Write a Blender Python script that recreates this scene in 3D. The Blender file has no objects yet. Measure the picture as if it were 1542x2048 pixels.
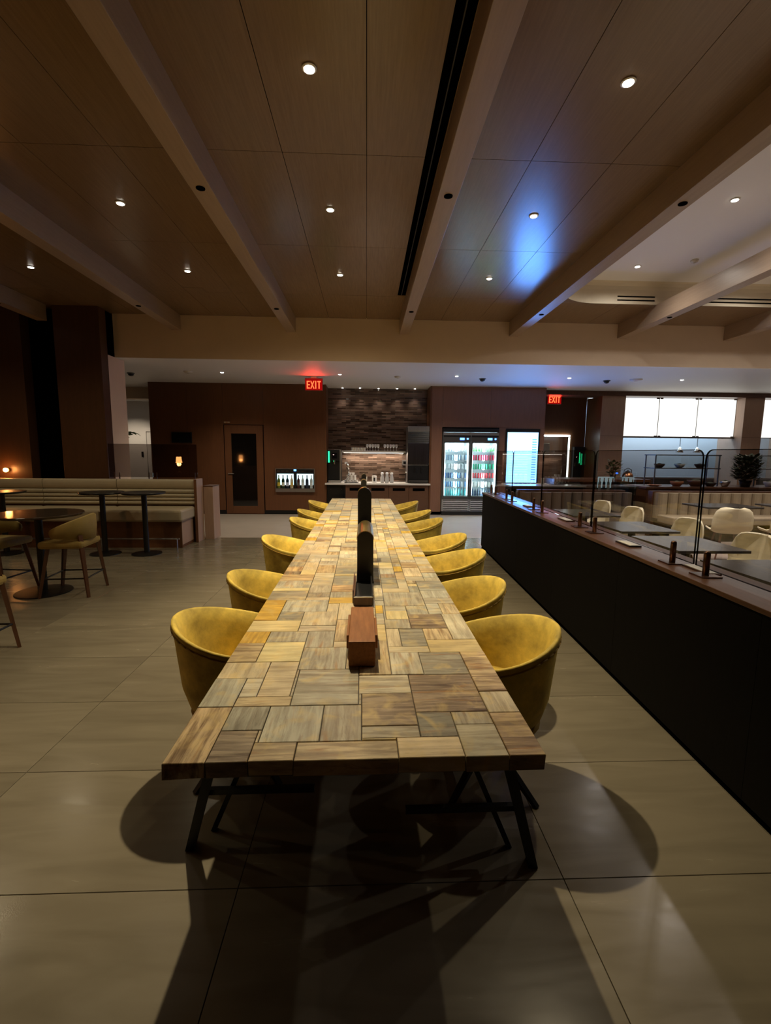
import bpy, bmesh, math, random
from mathutils import Vector, Matrix
random.seed(11)
SC = bpy.context.scene
COL = SC.collection
PI = math.pi

# ------------------------------------------------------------------ camera
def make_camera():
    yaw, pitch, roll = math.radians(2.382), math.radians(-7.333), math.radians(.536)
    f = Vector((math.sin(yaw)*math.cos(pitch), math.cos(yaw)*math.cos(pitch), math.sin(pitch)))
    r = Vector((math.cos(yaw), -math.sin(yaw), 0)); u = r.cross(f)
    r2 = r*math.cos(roll)+u*math.sin(roll); u2 = u*math.cos(roll)-r*math.sin(roll)
    cam = bpy.data.cameras.new('camera'); o = bpy.data.objects.new('camera', cam); COL.objects.link(o)
    m = Matrix((r2, u2, -f)).transposed().to_4x4(); m.translation = (0, 0, 1.56)
    o.matrix_world = m
    cam.sensor_fit = 'VERTICAL'; cam.sensor_height = 36; cam.lens = 36*933.3/2048
    cam.clip_start = .05; cam.clip_end = 100
    SC.camera = o
make_camera()
# ------------------------------------------------------------------ world, exposure
W = bpy.data.worlds.new('world'); SC.world = W; W.use_nodes = True
W.node_tree.nodes['Background'].inputs[0].default_value = (.010, .008, .006, 1)
W.node_tree.nodes['Background'].inputs[1].default_value = .35
vs = SC.view_settings
vs.view_transform = 'Standard'; vs.look = 'None'; vs.exposure = 1.15; vs.gamma = 1.0; vs.use_curve_mapping = False
SC.cycles.sample_clamp_indirect = 3.0
SC.cycles.use_denoising = True
SC.cycles.caustics_reflective = False
SC.cycles.caustics_refractive = False
WARM = (1.0, .83, .53)
MAIN_W = 80          # watts of a ceiling downlight
SOFFIT_W = 52

# ------------------------------------------------------------------ materials
MATS = {}
def node(nt, t, **k):
    n = nt.nodes.new(t)
    for a, b in k.items(): setattr(n, a, b)
    return n
def mat(name, col, rough=.5, metal=0, spec=.5, noise=0, nscale=8, stretch=(1, 1, 1), bump=0, sheen=0, coat=0, emit=None, estr=0, bscale=None, aniso=0, rvar=0):
    if name in MATS: return MATS[name]
    m = bpy.data.materials.new(name); m.use_nodes = True; MATS[name] = m
    nt = m.node_tree; b = nt.nodes['Principled BSDF']
    b.inputs['Base Color'].default_value = (*col, 1); b.inputs['Roughness'].default_value = rough
    b.inputs['Metallic'].default_value = metal; b.inputs['Specular IOR Level'].default_value = spec
    if sheen:
        b.inputs['Sheen Weight'].default_value = sheen; b.inputs['Sheen Roughness'].default_value = .4
        b.inputs['Sheen Tint'].default_value = (min(1, col[0]*1.6), min(1, col[1]*1.6), min(1, col[2]*1.6+.05), 1)
    if coat: b.inputs['Coat Weight'].default_value = coat; b.inputs['Coat Roughness'].default_value = .15
    if emit: b.inputs['Emission Color'].default_value = (*emit, 1); b.inputs['Emission Strength'].default_value = estr
    if noise or bump or rvar:
        tc = node(nt, 'ShaderNodeTexCoord'); mp = node(nt, 'ShaderNodeMapping'); mp.inputs['Scale'].default_value = stretch
        nt.links.new(tc.outputs['Object'], mp.inputs[0])
        nz = node(nt, 'ShaderNodeTexNoise'); nz.inputs['Scale'].default_value = nscale; nz.inputs['Detail'].default_value = 6
        nz.inputs['Roughness'].default_value = .6
        nt.links.new(mp.outputs[0], nz.inputs['Vector'])
        if noise:
            rp = node(nt, 'ShaderNodeMapRange'); rp.inputs['From Min'].default_value = .3; rp.inputs['From Max'].default_value = .7
            rp.inputs['To Min'].default_value = 1-noise; rp.inputs['To Max'].default_value = 1+noise
            nt.links.new(nz.outputs[0], rp.inputs[0])
            mx = node(nt, 'ShaderNodeVectorMath', operation='SCALE'); mx.inputs[0].default_value = col
            nt.links.new(rp.outputs[0], mx.inputs['Scale']); nt.links.new(mx.outputs[0], b.inputs['Base Color'])
        if rvar:
            rr = node(nt, 'ShaderNodeMapRange'); rr.inputs['From Min'].default_value = .3; rr.inputs['From Max'].default_value = .7
            rr.inputs['To Min'].default_value = rough-rvar; rr.inputs['To Max'].default_value = rough+rvar
            nt.links.new(nz.outputs[0], rr.inputs[0]); nt.links.new(rr.outputs[0], b.inputs['Roughness'])
        if bump:
            n2 = nz
            if bscale:
                n2 = node(nt, 'ShaderNodeTexNoise'); n2.inputs['Scale'].default_value = bscale; n2.inputs['Detail'].default_value = 4
                nt.links.new(mp.outputs[0], n2.inputs['Vector'])
            bp = node(nt, 'ShaderNodeBump'); bp.inputs['Strength'].default_value = bump; bp.inputs['Distance'].default_value = .01
            nt.links.new(n2.outputs[0], bp.inputs['Height']); nt.links.new(bp.outputs[0], b.inputs['Normal'])
    return m
def emis(name, col, s):
    if name in MATS: return MATS[name]
    m = bpy.data.materials.new(name); m.use_nodes = True; MATS[name] = m
    nt = m.node_tree; nt.nodes.clear()
    e = node(nt, 'ShaderNodeEmission'); e.inputs[0].default_value = (*col, 1); e.inputs[1].default_value = s
    o = node(nt, 'ShaderNodeOutputMaterial'); nt.links.new(e.outputs[0], o.inputs[0]); return m
def glassy(name, tint, rough=.0, ior=1.45):
    """thin sheet: tinted transparency plus a fresnel mirror"""
    if name in MATS: return MATS[name]
    m = bpy.data.materials.new(name); m.use_nodes = True; MATS[name] = m
    nt = m.node_tree; nt.nodes.clear()
    t = node(nt, 'ShaderNodeBsdfTransparent'); t.inputs[0].default_value = (*tint, 1)
    g = node(nt, 'ShaderNodeBsdfGlossy'); g.inputs['Roughness'].default_value = rough; g.inputs[0].default_value = (.9, .9, .9, 1)
    f = node(nt, 'ShaderNodeFresnel'); ge = node(nt, 'ShaderNodeNewGeometry')
    rg = node(nt, 'ShaderNodeMapRange'); rg.inputs[3].default_value = ior; rg.inputs[4].default_value = 1/ior
    nt.links.new(ge.outputs['Backfacing'], rg.inputs[0]); nt.links.new(rg.outputs[0], f.inputs[0])   # the same mirror from either side
    mx = node(nt, 'ShaderNodeMixShader'); o = node(nt, 'ShaderNodeOutputMaterial')
    nt.links.new(f.outputs[0], mx.inputs[0]); nt.links.new(t.outputs[0], mx.inputs[1]); nt.links.new(g.outputs[0], mx.inputs[2])
    nt.links.new(mx.outputs[0], o.inputs[0]); return m
def stone(name, swap):
    """petrified wood: tint from the piece's own colour, streaks along its grain"""
    m = bpy.data.materials.new(name); m.use_nodes = True
    nt = m.node_tree; b = nt.nodes['Principled BSDF']; L = nt.links.new
    oi = node(nt, 'ShaderNodeObjectInfo'); tc = node(nt, 'ShaderNodeTexCoord')
    off = node(nt, 'ShaderNodeVectorMath', operation='SCALE'); off.inputs[0].default_value = (37, 91, 13); L(oi.outputs['Random'], off.inputs['Scale'])
    ad = node(nt, 'ShaderNodeVectorMath', operation='ADD'); L(tc.outputs['Object'], ad.inputs[0]); L(off.outputs[0], ad.inputs[1])
    mp = node(nt, 'ShaderNodeMapping'); mp.inputs['Scale'].default_value = (4, 46, 20) if swap else (46, 4, 20)
    mp.inputs['Rotation'].default_value = (0, 0, .12)
    L(ad.outputs[0], mp.inputs[0])
    n1 = node(nt, 'ShaderNodeTexNoise'); n1.inputs['Scale'].default_value = 1.0; n1.inputs['Detail'].default_value = 7; n1.inputs['Roughness'].default_value = .62; n1.inputs['Distortion'].default_value = .6
    L(mp.outputs[0], n1.inputs['Vector'])
    n2 = node(nt, 'ShaderNodeTexNoise'); n2.inputs['Scale'].default_value = 7; n2.inputs['Detail'].default_value = 5; L(ad.outputs[0], n2.inputs['Vector'])
    n3 = node(nt, 'ShaderNodeTexNoise'); n3.inputs['Scale'].default_value = 5; n3.inputs['Detail'].default_value = 3; n3.inputs['Distortion'].default_value = 1.5; L(mp.outputs[0], n3.inputs['Vector'])
    n3.inputs['Scale'].default_value = .55
    # alpha of the piece colour = how strongly it is streaked
    r1 = node(nt, 'ShaderNodeMapRange'); r1.inputs[1].default_value = .40; r1.inputs[2].default_value = .64; L(n1.outputs[0], r1.inputs[0])
    dark = node(nt, 'ShaderNodeMix', data_type='RGBA', blend_type='MULTIPLY'); dark.inputs['Factor'].default_value = 1
    L(oi.outputs['Color'], dark.inputs['A']); dark.inputs['B'].default_value = (.30, .23, .17, 1)
    s1 = node(nt, 'ShaderNodeMix', data_type='RGBA'); L(oi.outputs['Color'], s1.inputs['A']); L(dark.outputs['Result'], s1.inputs['B'])
    inv = node(nt, 'ShaderNodeMath', operation='MULTIPLY'); L(r1.outputs[0], inv.inputs[0]); L(oi.outputs['Alpha'], inv.inputs[1]); L(inv.outputs[0], s1.inputs['Factor'])
    # rusty orange veins
    r3 = node(nt, 'ShaderNodeMapRange'); r3.inputs[1].default_value = .60; r3.inputs[2].default_value = .74; L(n3.outputs[0], r3.inputs[0])
    v = node(nt, 'ShaderNodeMath', operation='MULTIPLY'); L(r3.outputs[0], v.inputs[0]); L(oi.outputs['Alpha'], v.inputs[1])
    s2 = node(nt, 'ShaderNodeMix', data_type='RGBA'); L(v.outputs[0], s2.inputs['Factor']); L(s1.outputs['Result'], s2.inputs['A']); s2.inputs['B'].default_value = (.34, .15, .03, 1)
    n5 = node(nt, 'ShaderNodeTexNoise'); n5.inputs['Scale'].default_value = 3.1; n5.inputs['Detail'].default_value = 8; n5.inputs['Roughness'].default_value = .7; n5.inputs['Distortion'].default_value = 1.0; L(mp.outputs[0], n5.inputs['Vector'])
    r5 = node(nt, 'ShaderNodeMapRange'); r5.inputs[1].default_value = .56; r5.inputs[2].default_value = .62; L(n5.outputs[0], r5.inputs[0])   # fine dark checks
    m5 = node(nt, 'ShaderNodeMath', operation='MULTIPLY'); L(r5.outputs[0], m5.inputs[0]); L(oi.outputs['Alpha'], m5.inputs[1])
    m6 = node(nt, 'ShaderNodeMath', operation='MULTIPLY'); L(m5.outputs[0], m6.inputs[0]); m6.inputs[1].default_value = .55
    s3 = node(nt, 'ShaderNodeMix', data_type='RGBA'); L(m6.outputs[0], s3.inputs['Factor']); L(s2.outputs['Result'], s3.inputs['A']); s3.inputs['B'].default_value = (.13, .085, .05, 1)
    n6 = node(nt, 'ShaderNodeTexNoise'); n6.inputs['Scale'].default_value = 9; n6.inputs['Detail'].default_value = 6; n6.inputs['Distortion'].default_value = 1.2; L(ad.outputs[0], n6.inputs['Vector'])
    r6 = node(nt, 'ShaderNodeMapRange'); r6.inputs[1].default_value = .52; r6.inputs[2].default_value = .70; r6.inputs[4].default_value = .55; L(n6.outputs[0], r6.inputs[0])   # honey coloured patches
    s4 = node(nt, 'ShaderNodeMix', data_type='RGBA'); L(r6.outputs[0], s4.inputs['Factor']); L(s3.outputs['Result'], s4.inputs['A']); s4.inputs['B'].default_value = (.60, .43, .16, 1)
    s2 = s4
    r2 = node(nt, 'ShaderNodeMapRange'); r2.inputs[1].default_value = .3; r2.inputs[2].default_value = .7; r2.inputs[3].default_value = .78; r2.inputs[4].default_value = 1.2; L(n2.outputs[0], r2.inputs[0])
    sc = node(nt, 'ShaderNodeVectorMath', operation='SCALE'); L(s2.outputs['Result'], sc.inputs[0]); L(r2.outputs[0], sc.inputs['Scale'])
    L(sc.outputs[0], b.inputs['Base Color']); b.inputs['Roughness'].default_value = .42; b.inputs['Specular IOR Level'].default_value = .35
    bp = node(nt, 'ShaderNodeBump'); bp.inputs['Strength'].default_value = .25; bp.inputs['Distance'].default_value = .003; L(n1.outputs[0], bp.inputs['Height']); L(bp.outputs[0], b.inputs['Normal'])
    return m
def tile_mat():
    m = bpy.data.materials.new('floor_tile'); m.use_nodes = True
    nt = m.node_tree; b = nt.nodes['Principled BSDF']; L = nt.links.new
    oi = node(nt, 'ShaderNodeObjectInfo'); tc = node(nt, 'ShaderNodeTexCoord')
    off = node(nt, 'ShaderNodeVectorMath', operation='SCALE'); off.inputs[0].default_value = (17, 31, 3); L(oi.outputs['Random'], off.inputs['Scale'])
    ad = node(nt, 'ShaderNodeVectorMath', operation='ADD'); L(tc.outputs['Object'], ad.inputs[0]); L(off.outputs[0], ad.inputs[1])
    mp = node(nt, 'ShaderNodeMapping'); mp.inputs['Scale'].default_value = (1.2, 7, 1); L(ad.outputs[0], mp.inputs[0])
    n1 = node(nt, 'ShaderNodeTexNoise'); n1.inputs['Scale'].default_value = 1.3; n1.inputs['Detail'].default_value = 8; n1.inputs['Distortion'].default_value = .8; L(mp.outputs[0], n1.inputs['Vector'])
    cr = node(nt, 'ShaderNodeValToRGB'); cr.color_ramp.elements[0].position = .28; cr.color_ramp.elements[0].color = (.140, .119, .084, 1)
    cr.color_ramp.elements[1].position = .72; cr.color_ramp.elements[1].color = (.185, .158, .112, 1)
    L(n1.outputs[0], cr.inputs[0])
    r = node(nt, 'ShaderNodeMapRange'); r.inputs[3].default_value = .93; r.inputs[4].default_value = 1.07; L(oi.outputs['Random'], r.inputs[0])
    sc = node(nt, 'ShaderNodeVectorMath', operation='SCALE'); L(cr.outputs[0], sc.inputs[0]); L(r.outputs[0], sc.inputs['Scale'])
    L(sc.outputs[0], b.inputs['Base Color'])
    rr = node(nt, 'ShaderNodeMapRange'); rr.inputs[1].default_value = .3; rr.inputs[2].default_value = .7; rr.inputs[3].default_value = .17; rr.inputs[4].default_value = .28; L(n1.outputs[0], rr.inputs[0]); L(rr.outputs[0], b.inputs['Roughness'])
    b.inputs['Specular IOR Level'].default_value = .45
    n2 = node(nt, 'ShaderNodeTexNoise'); n2.inputs['Scale'].default_value = 14; n2.inputs['Detail'].default_value = 3; L(ad.outputs[0], n2.inputs['Vector'])
    bp = node(nt, 'ShaderNodeBump'); bp.inputs['Strength'].default_value = .08; bp.inputs['Distance'].default_value = .004; L(n2.outputs[0], bp.inputs['Height']); L(bp.outputs[0], b.inputs['Normal'])
    return m
STONE = (stone('petrified_wood_lengthwise', False), stone('petrified_wood_crosswise', True))
TILE = tile_mat()
M = dict(
 grout=mat('grout', (.115, .095, .068), .8),
 ceil=mat('ceiling_veneer', (.215, .138, .078), .23, noise=.10, nscale=3, stretch=(30, 1.2, 1), spec=.45, bump=.03),
 beam=mat('beam_veneer', (.36, .26, .185), .36, noise=.08, nscale=3, stretch=(20, 1, 20), spec=.4),
 beige=mat('beige_paint', (.76, .60, .45), .7, noise=.02, nscale=4),
 white=mat('white_paint', (.80, .78, .76), .6),
 laminate=mat('brown_laminate', (.135, .056, .024), .34, noise=.10, nscale=3, stretch=(14, 14, 1), spec=.4),
 lounge=mat('lounge_wall_veneer', (.075, .033, .015), .4, noise=.12, nscale=3, stretch=(14, 14, 1)),
 laminate2=mat('taupe_laminate', (.42, .28, .205), .42, noise=.06, nscale=3, stretch=(14, 14, 1)),
 black=mat('black_metal', (.008, .008, .008), .35, spec=.4),
 blackwood=mat('black_stained_wood', (.005, .0042, .003), .7, spec=.08, noise=.2, nscale=3, stretch=(20, 20, 2)),
 void=mat('dark_recess', (.0012, .0011, .001), 1, spec=0),
 walnut=mat('walnut', (.11, .050, .026), .36, noise=.25, nscale=4, stretch=(18, 2, 18), coat=.15),
 walnutd=mat('dark_walnut', (.09, .036, .016), .4, noise=.25, nscale=4, stretch=(18, 18, 2)),
 velvet=mat('mustard_velvet', (.56, .40, .062), .75, noise=.5, nscale=6, sheen=.55, bump=.10, bscale=40),
 velvetd=mat('mustard_piping', (.36, .22, .035), .7),
 olive=mat('olive_upholstery', (.26, .18, .045), .75, noise=.15, nscale=9, sheen=.3),
 cream=mat('cream_leather', (.40, .335, .23), .45, noise=.04, nscale=6),
 shell=mat('cream_shell', (.62, .55, .37), .42, noise=.03, nscale=5),
 tufted=mat('tufted_fabric', (.36, .29, .19), .7, noise=.08, nscale=9),
 brass=mat('brass', (.52, .38, .14), .32, metal=1),
 bronze=mat('bronze', (.17, .10, .065), .3, metal=1),
 steel=mat('brushed_steel', (.62, .62, .62), .3, metal=1, noise=.12, nscale=4, stretch=(60, 60, 1)),
 steeld=mat('dark_steel', (.20, .20, .20), .35, metal=1),
 chrome=mat('chrome', (.75, .75, .75), .1, metal=1),
 plasticw=mat('white_plastic', (.75, .75, .73), .4),
 ceramic=mat('white_ceramic', (.82, .80, .77), .2),
 plasticb=mat('black_plastic', (.012, .012, .013), .3),
 counter=mat('white_quartz', (.70, .67, .63), .25),
 rim=mat('downlight_trim', (.62, .58, .52), .4),
 screen=mat('screen_glass_black', (.006, .006, .007), .06),
 darkglass=mat('dark_door_glass', (.006, .005, .004), .04, spec=.8),
 carpet=mat('dark_carpet', (.24, .19, .15), .9, noise=.25, nscale=30, bump=.15),
 floorlight=mat('pale_floor_tile', (.34, .295, .24), .45, noise=.06, nscale=3),
 cupb=mat('counter_cabinet', (.115, .055, .03), .35, noise=.12, nscale=3, stretch=(3, 14, 14)),
 green=mat('leaf_green', (.05, .10, .03), .5), leafd=mat('dark_foliage', (.02, .035, .015), .6, noise=.3, nscale=9),
 terracotta=mat('terracotta', (.32, .12, .05), .6), copper=mat('copper', (.6, .28, .14), .3, metal=1),
 paper=mat('paper', (.72, .68, .58), .7), stonetop=mat('grey_stone_table', (.055, .05, .042), .22, noise=.25, nscale=6),
 brick=None,
)
M['bulb'] = emis('downlight_lens', (1, .90, .72), 14)
M['bulbw'] = emis('soffit_lens', (1, .95, .86), 12)
M['exitred'] = emis('exit_red', (1, .10, .03), 1.3)
M['exitdim'] = emis('exit_face', (.75, .006, .006), .22)
M['ledgreen'] = emis('led_green', (.03, 1, .35), .8)
M['ledblue'] = emis('led_blue', (.05, .2, 1), 5)
M['ledwhite'] = emis('led_white', (.80, .93, 1), 6)
M['lampglow'] = emis('lamp_glow', (1, .42, .12), 14)
M['glass'] = glassy('smoked_glass', (.56, .53, .52))
M['clear'] = glassy('clear_glass', (.93, .96, .95))
M['acrylic'] = glassy('glass_edge', (.12, .12, .12))

# ------------------------------------------------------------------ mesh helpers
class MB:
    def __init__(s): s.v = []; s.f = []
    def add(s, vs_, fs): n = len(s.v); s.v += [tuple(a) for a in vs_]; s.f += [tuple(i+n for i in f) for f in fs]; return s
    def box(s, x0, x1, y0, y1, z0, z1):
        return s.add([(x0,y0,z0),(x1,y0,z0),(x1,y1,z0),(x0,y1,z0),(x0,y0,z1),(x1,y0,z1),(x1,y1,z1),(x0,y1,z1)],
                     [(0,3,2,1),(4,5,6,7),(0,1,5,4),(1,2,6,5),(2,3,7,6),(3,0,4,7)])
    def chbox(s, x0, x1, y0, y1, z0, z1, c=.003):
        """box with chamfered top edge"""
        v = [(x0,y0,z0),(x1,y0,z0),(x1,y1,z0),(x0,y1,z0),(x0,y0,z1-c),(x1,y0,z1-c),(x1,y1,z1-c),(x0,y1,z1-c),
             (x0+c,y0+c,z1),(x1-c,y0+c,z1),(x1-c,y1-c,z1),(x0+c,y1-c,z1)]
        f = [(0,3,2,1),(8,9,10,11)]
        for a, b in ((0,4),(4,8)):
            for i in range(4): j = (i+1) % 4; f.append((a+i, a+j, b+j, b+i))
        return s.add(v, f)
    def bar(s, p, q, w, d=None, w2=None, d2=None):
        """square-section bar from p to q"""
        p, q = Vector(p), Vector(q); d = w if d is None else d; w2 = w if w2 is None else w2; d2 = d if d2 is None else d2
        t = (q-p).normalized(); a = t.cross(Vector((0, 0, 1)))
        if a.length < 1e-3: a = Vector((1, 0, 0))
        a.normalize(); b = a.cross(t).normalized()
        v = []
        for c, ww, dd in ((p, w, d), (q, w2, d2)):
            for i, j in ((-1,-1),(1,-1),(1,1),(-1,1)): v.append(c+a*i*ww/2+b*j*dd/2)
        return s.add(v, [(0,1,2,3),(7,6,5,4),(0,4,5,1),(1,5,6,2),(2,6,7,3),(3,7,4,0)])
    def cyl(s, p, q, r, r2=None, n=14):
        p, q = Vector(p), Vector(q); r2 = r if r2 is None else r2
        t = (q-p).normalized(); a = t.cross(Vector((0, 0, 1)))
        if a.length < 1e-3: a = Vector((1, 0, 0))
        a.normalize(); b = a.cross(t).normalized()
        v = []
        for c, rr in ((p, r), (q, r2)):
            for i in range(n): th = 2*PI*i/n; v.append(c+a*math.cos(th)*rr+b*math.sin(th)*rr)
        f = [tuple(range(n)), tuple(range(2*n-1, n-1, -1))]+[(i, n+i, n+(i+1) % n, (i+1) % n) for i in range(n)]
        return s.add(v, f)
    def lathe(s, prof, c=(0, 0, 0), n=20):
        v = []; f = []
        for r, z in prof:
            for i in range(n): th = 2*PI*i/n; v.append((c[0]+r*math.cos(th), c[1]+r*math.sin(th), c[2]+z))
        for k in range(len(prof)-1):
            for i in range(n): j = (i+1) % n; f.append((k*n+i, k*n+j, (k+1)*n+j, (k+1)*n+i))
        f.append(tuple(range(n-1, -1, -1))); m = (len(prof)-1)*n; f.append(tuple(range(m, m+n)))
        return s.add(v, f)
    def prism(s, poly, axis, a0, a1):
        """extrude a 2D polygon along an axis"""
        def P(u, w, a): return {'x': (a, u, w), 'y': (u, a, w), 'z': (u, w, a)}[axis]
        n = len(poly); v = [P(u, w, a0) for u, w in poly]+[P(u, w, a1) for u, w in poly]
        return s.add(v, [tuple(range(n)), tuple(range(2*n-1, n-1, -1))]+[(i, n+i, n+(i+1) % n, (i+1) % n) for i in range(n)])
    def tube(s, pts, r, n=8):
        for a, b in zip(pts[:-1], pts[1:]): s.cyl(a, b, r, n=n)
        return s
    def grid(s, rows, closed=False):
        """rows of points joined into a quad sheet"""
        n = len(rows[0]); v = [p for r in rows for p in r]; f = []
        for k in range(len(rows)-1):
            for i in range(n if closed else n-1): j = (i+1) % n; f.append((k*n+i, k*n+j, (k+1)*n+j, (k+1)*n+i))
        return s.add(v, f)
    def mesh(s, name, m, smooth=False):
        me = bpy.data.meshes.new(name); me.from_pydata(s.v, [], s.f)
        bm = bmesh.new(); bm.from_mesh(me); bmesh.ops.recalc_face_normals(bm, faces=bm.faces); bm.to_mesh(me); bm.free()
        if m: me.materials.append(m)
        if smooth:
            for p in me.polygons: p.use_smooth = True
        return me
    def build(s, name, m, parent=None, smooth=False, bevel=0, loc=None, rz=0, sub=0):
        o = bpy.data.objects.new(name, s.mesh(name, m, smooth)); COL.objects.link(o)
        if parent: o.parent = parent
        if loc: o.location = loc
        if rz: o.rotation_euler.z = rz
        if bevel:
            b = o.modifiers.new('bevel', 'BEVEL'); b.width = bevel; b.segments = 2; b.limit_method = 'ANGLE'; b.angle_limit = math.radians(40)
        if sub:
            b = o.modifiers.new('subdivision', 'SUBSURF'); b.levels = sub; b.render_levels = sub
        return o
def tag(o, label=None, cat=None, group=None, kind=None):
    if label: o['label'] = label
    if cat: o['category'] = cat
    if group: o['group'] = group
    if kind: o['kind'] = kind
    return o
def empty(name, loc, rz=0, label=None, cat=None, group=None):
    o = bpy.data.objects.new(name, None); COL.objects.link(o); o.location = loc; o.rotation_euler.z = rz; o.empty_display_size = .1
    return tag(o, label, cat, group)
def struct(o, label=None): o['kind'] = 'structure'; return tag(o, label)
def copy_tree(o, parent=None):
    c = o.copy(); COL.objects.link(c)
    if parent: c.parent = parent
    for ch in list(o.children): copy_tree(ch, c)
    return c
def link(name, me, parent, loc=(0, 0, 0)):
    o = bpy.data.objects.new(name, me); COL.objects.link(o); o.parent = parent; o.location = loc; return o
def spot(parent, loc, watts, size, blend, col=WARM, radius=.035, rot=(0, 0, 0), name='lamp_light'):
    l = bpy.data.lights.new(name, 'SPOT'); l.energy = watts; l.spot_size = math.radians(size); l.spot_blend = blend; l.color = col; l.shadow_soft_size = radius
    o = bpy.data.objects.new(name, l); COL.objects.link(o); o.location = loc; o.rotation_euler = rot; o.parent = parent; return o
def point(parent, loc, watts, col, radius=.05, name='lamp_light'):
    l = bpy.data.lights.new(name, 'POINT'); l.energy = watts; l.color = col; l.shadow_soft_size = radius
    o = bpy.data.objects.new(name, l); COL.objects.link(o); o.location = loc; o.parent = parent; return o
def area(parent, loc, rot, sx, sy, watts, col, name='lamp_light'):
    l = bpy.data.lights.new(name, 'AREA'); l.shape = 'RECTANGLE'; l.size = sx; l.size_y = sy; l.energy = watts; l.color = col
    o = bpy.data.objects.new(name, l); COL.objects.link(o); o.location = loc; o.rotation_euler = rot; o.parent = parent; return o
B = lambda *a: MB().box(*a)
ORD = ['first', 'second', 'third', 'fourth', 'fifth', 'sixth', 'seventh', 'eighth', 'ninth', 'tenth']
# ================================================================== THE SETTING
CZ = 3.89; XL, XR, YB = -8.5, 12.0, -4.0
# floor: stone tiles in running rows, dark carpet in the dining area, paler tile under the soffit
fl = struct(B(XL, XR, YB, 17, -.12, -.012).build('floor', M['grout']), 'large matt beige stone tiles across the room')
tx, ty = 1.19, .645
xs = [.735+tx*k for k in range(-8, 2)]; ys = [1.51+ty*k for k in range(-8, 11)]
tme = MB().chbox(-tx/2+.0015, tx/2-.0015, -ty/2+.0015, ty/2-.0015, -.012, 0, .0008).mesh('tile', TILE)
yend = 8.41
for x in xs:
    for y in ys:
        if y+ty > yend+.02:
            continue
        link('tile', tme, fl, (x+tx/2, y+ty/2, 0))
lastY = max(y for y in ys if y+ty <= yend+.02)+ty
lme = MB().chbox(-tx/2+.0015, tx/2-.0015, lastY, yend, -.012, 0, .0008).mesh('tile', TILE)
for x in xs: link('tile', lme, fl, (x+tx/2, 0, 0))
B(XL, XR, yend+.004, 17, -.012, -.001).build('pale_floor_strip', M['floorlight'], fl)
B(2.02+.1, XR, YB, yend, -.012, .003).build('carpet', M['carpet'], fl)

# ceiling: veneer panels between beams
ce = struct(B(XL, 2.63, YB, 8.63, CZ+.012, CZ+.10).build('ceiling', M['void']), 'dark wood panelled ceiling crossed by deep beams')
bays = [-9.30, -7.31, -5.32, -3.33, -1.335, .655, 2.63]
yj = [-4.0, -2.69, -1.01, .67, 2.35, 4.03, 5.71, 7.39, 8.63]
for a, b in zip(bays[:-1], bays[1:]):
    for k in range(3):
        x0 = a+(b-a)*k/3; x1 = a+(b-a)*(k+1)/3
        if x0 < XL: continue
        for y0, y1 in zip(yj[:-1], yj[1:]):
            B(x0+.0025, x1-.0025, y0+.0025, y1-.0025, CZ, CZ+.012).build('panel', M['ceil'], ce)
def arc(cx, cy, r, a0, a1, n=10): return [(cx+r*math.cos(a0+(a1-a0)*i/n), cy+r*math.sin(a0+(a1-a0)*i/n)) for i in range(n+1)]
RX, RY, RR = 2.80, 7.50, .75
B(2.6325, RX, YB, RY-RR, CZ, CZ+.10).build('panel', M['ceil'], ce)
for x0, x1 in ((2.6325, 3.96), (3.965, 5.28), (5.285, 6.60), (6.605, 7.93), (7.935, 9.26), (9.265, 10.6), (10.605, XR)):
    B(x0, x1-.0025, RY+.002, 8.63, CZ, CZ+.10).build('panel', M['ceil'], ce)
MB().prism([(2.6325, RY-RR), (RX, RY-RR)]+arc(RX+RR, RY-RR, RR, PI, PI/2)+[(2.6325, RY)], 'z', CZ, CZ+.10).build('panel', M['ceil'], ce)
for x in (-7.31, -5.32, -3.33, -1.335, .66, 2.63, 4.62, 6.61, 8.60, 10.59):
    y1 = 8.2 if x < -4.5 else 8.632
    bm_ = B(x-.082, x+.082, YB, y1, 3.64, CZ+.005).build('beam', M['beam'], ce, bevel=.003)
    for y in (.9, 4.09, 7.27):
        MB().cyl((x, y, 3.641), (x, y, 3.634), .036, n=18).build('sprinkler_port', M['void'], bm_)
# air slot beside the middle beam
sl = B(.455, .572, YB, 7.32, CZ-.006, CZ+.002).build('air_slot', M['void'], ce)
B(.509, .517, YB, 7.30, CZ-.010, CZ-.004).build('slot_blade', M['black'], sl)
hv = B(-2.66, -2.38, 7.20, 7.42, CZ-.004, CZ).build('access_hatch', M['ceil'], ce)
# raised white tray over the dining area
def rim(d): return [(RX+d, YB)]+arc(RX+RR, RY-RR, RR-d, PI, PI/2, 16)+[(XR, RY-d)]
tt = MB(); pts_ = rim(.10); tt.add([(x, y, 4.2) for x, y in pts_]+[(XR, YB, 4.2)], [tuple(range(len(pts_)+1))])
tray = struct(tt.build('ceiling_tray', M['white']), 'raised white tray ceiling with a rounded corner over the dining area')
MB().grid([[(x, y, z_) for x, y in rim(d)] for d, z_ in ((.006, CZ-.002), (.006, 4.10), (.02, 4.15), (.05, 4.185), (.10, 4.2))]).build('cove', mat('cove_paint', (.66, .58, .44), .6), tray)
for x0, x1 in ((3.9, 4.5), (4.75, 6.5), (6.7, 8.5), (8.7, 10.5)):
    for z in (3.945, 4.0):
        B(x0, x1, RY-.006, RY+.002, z-.011, z+.011).build('air_slot', M['void'], tray)
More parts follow.
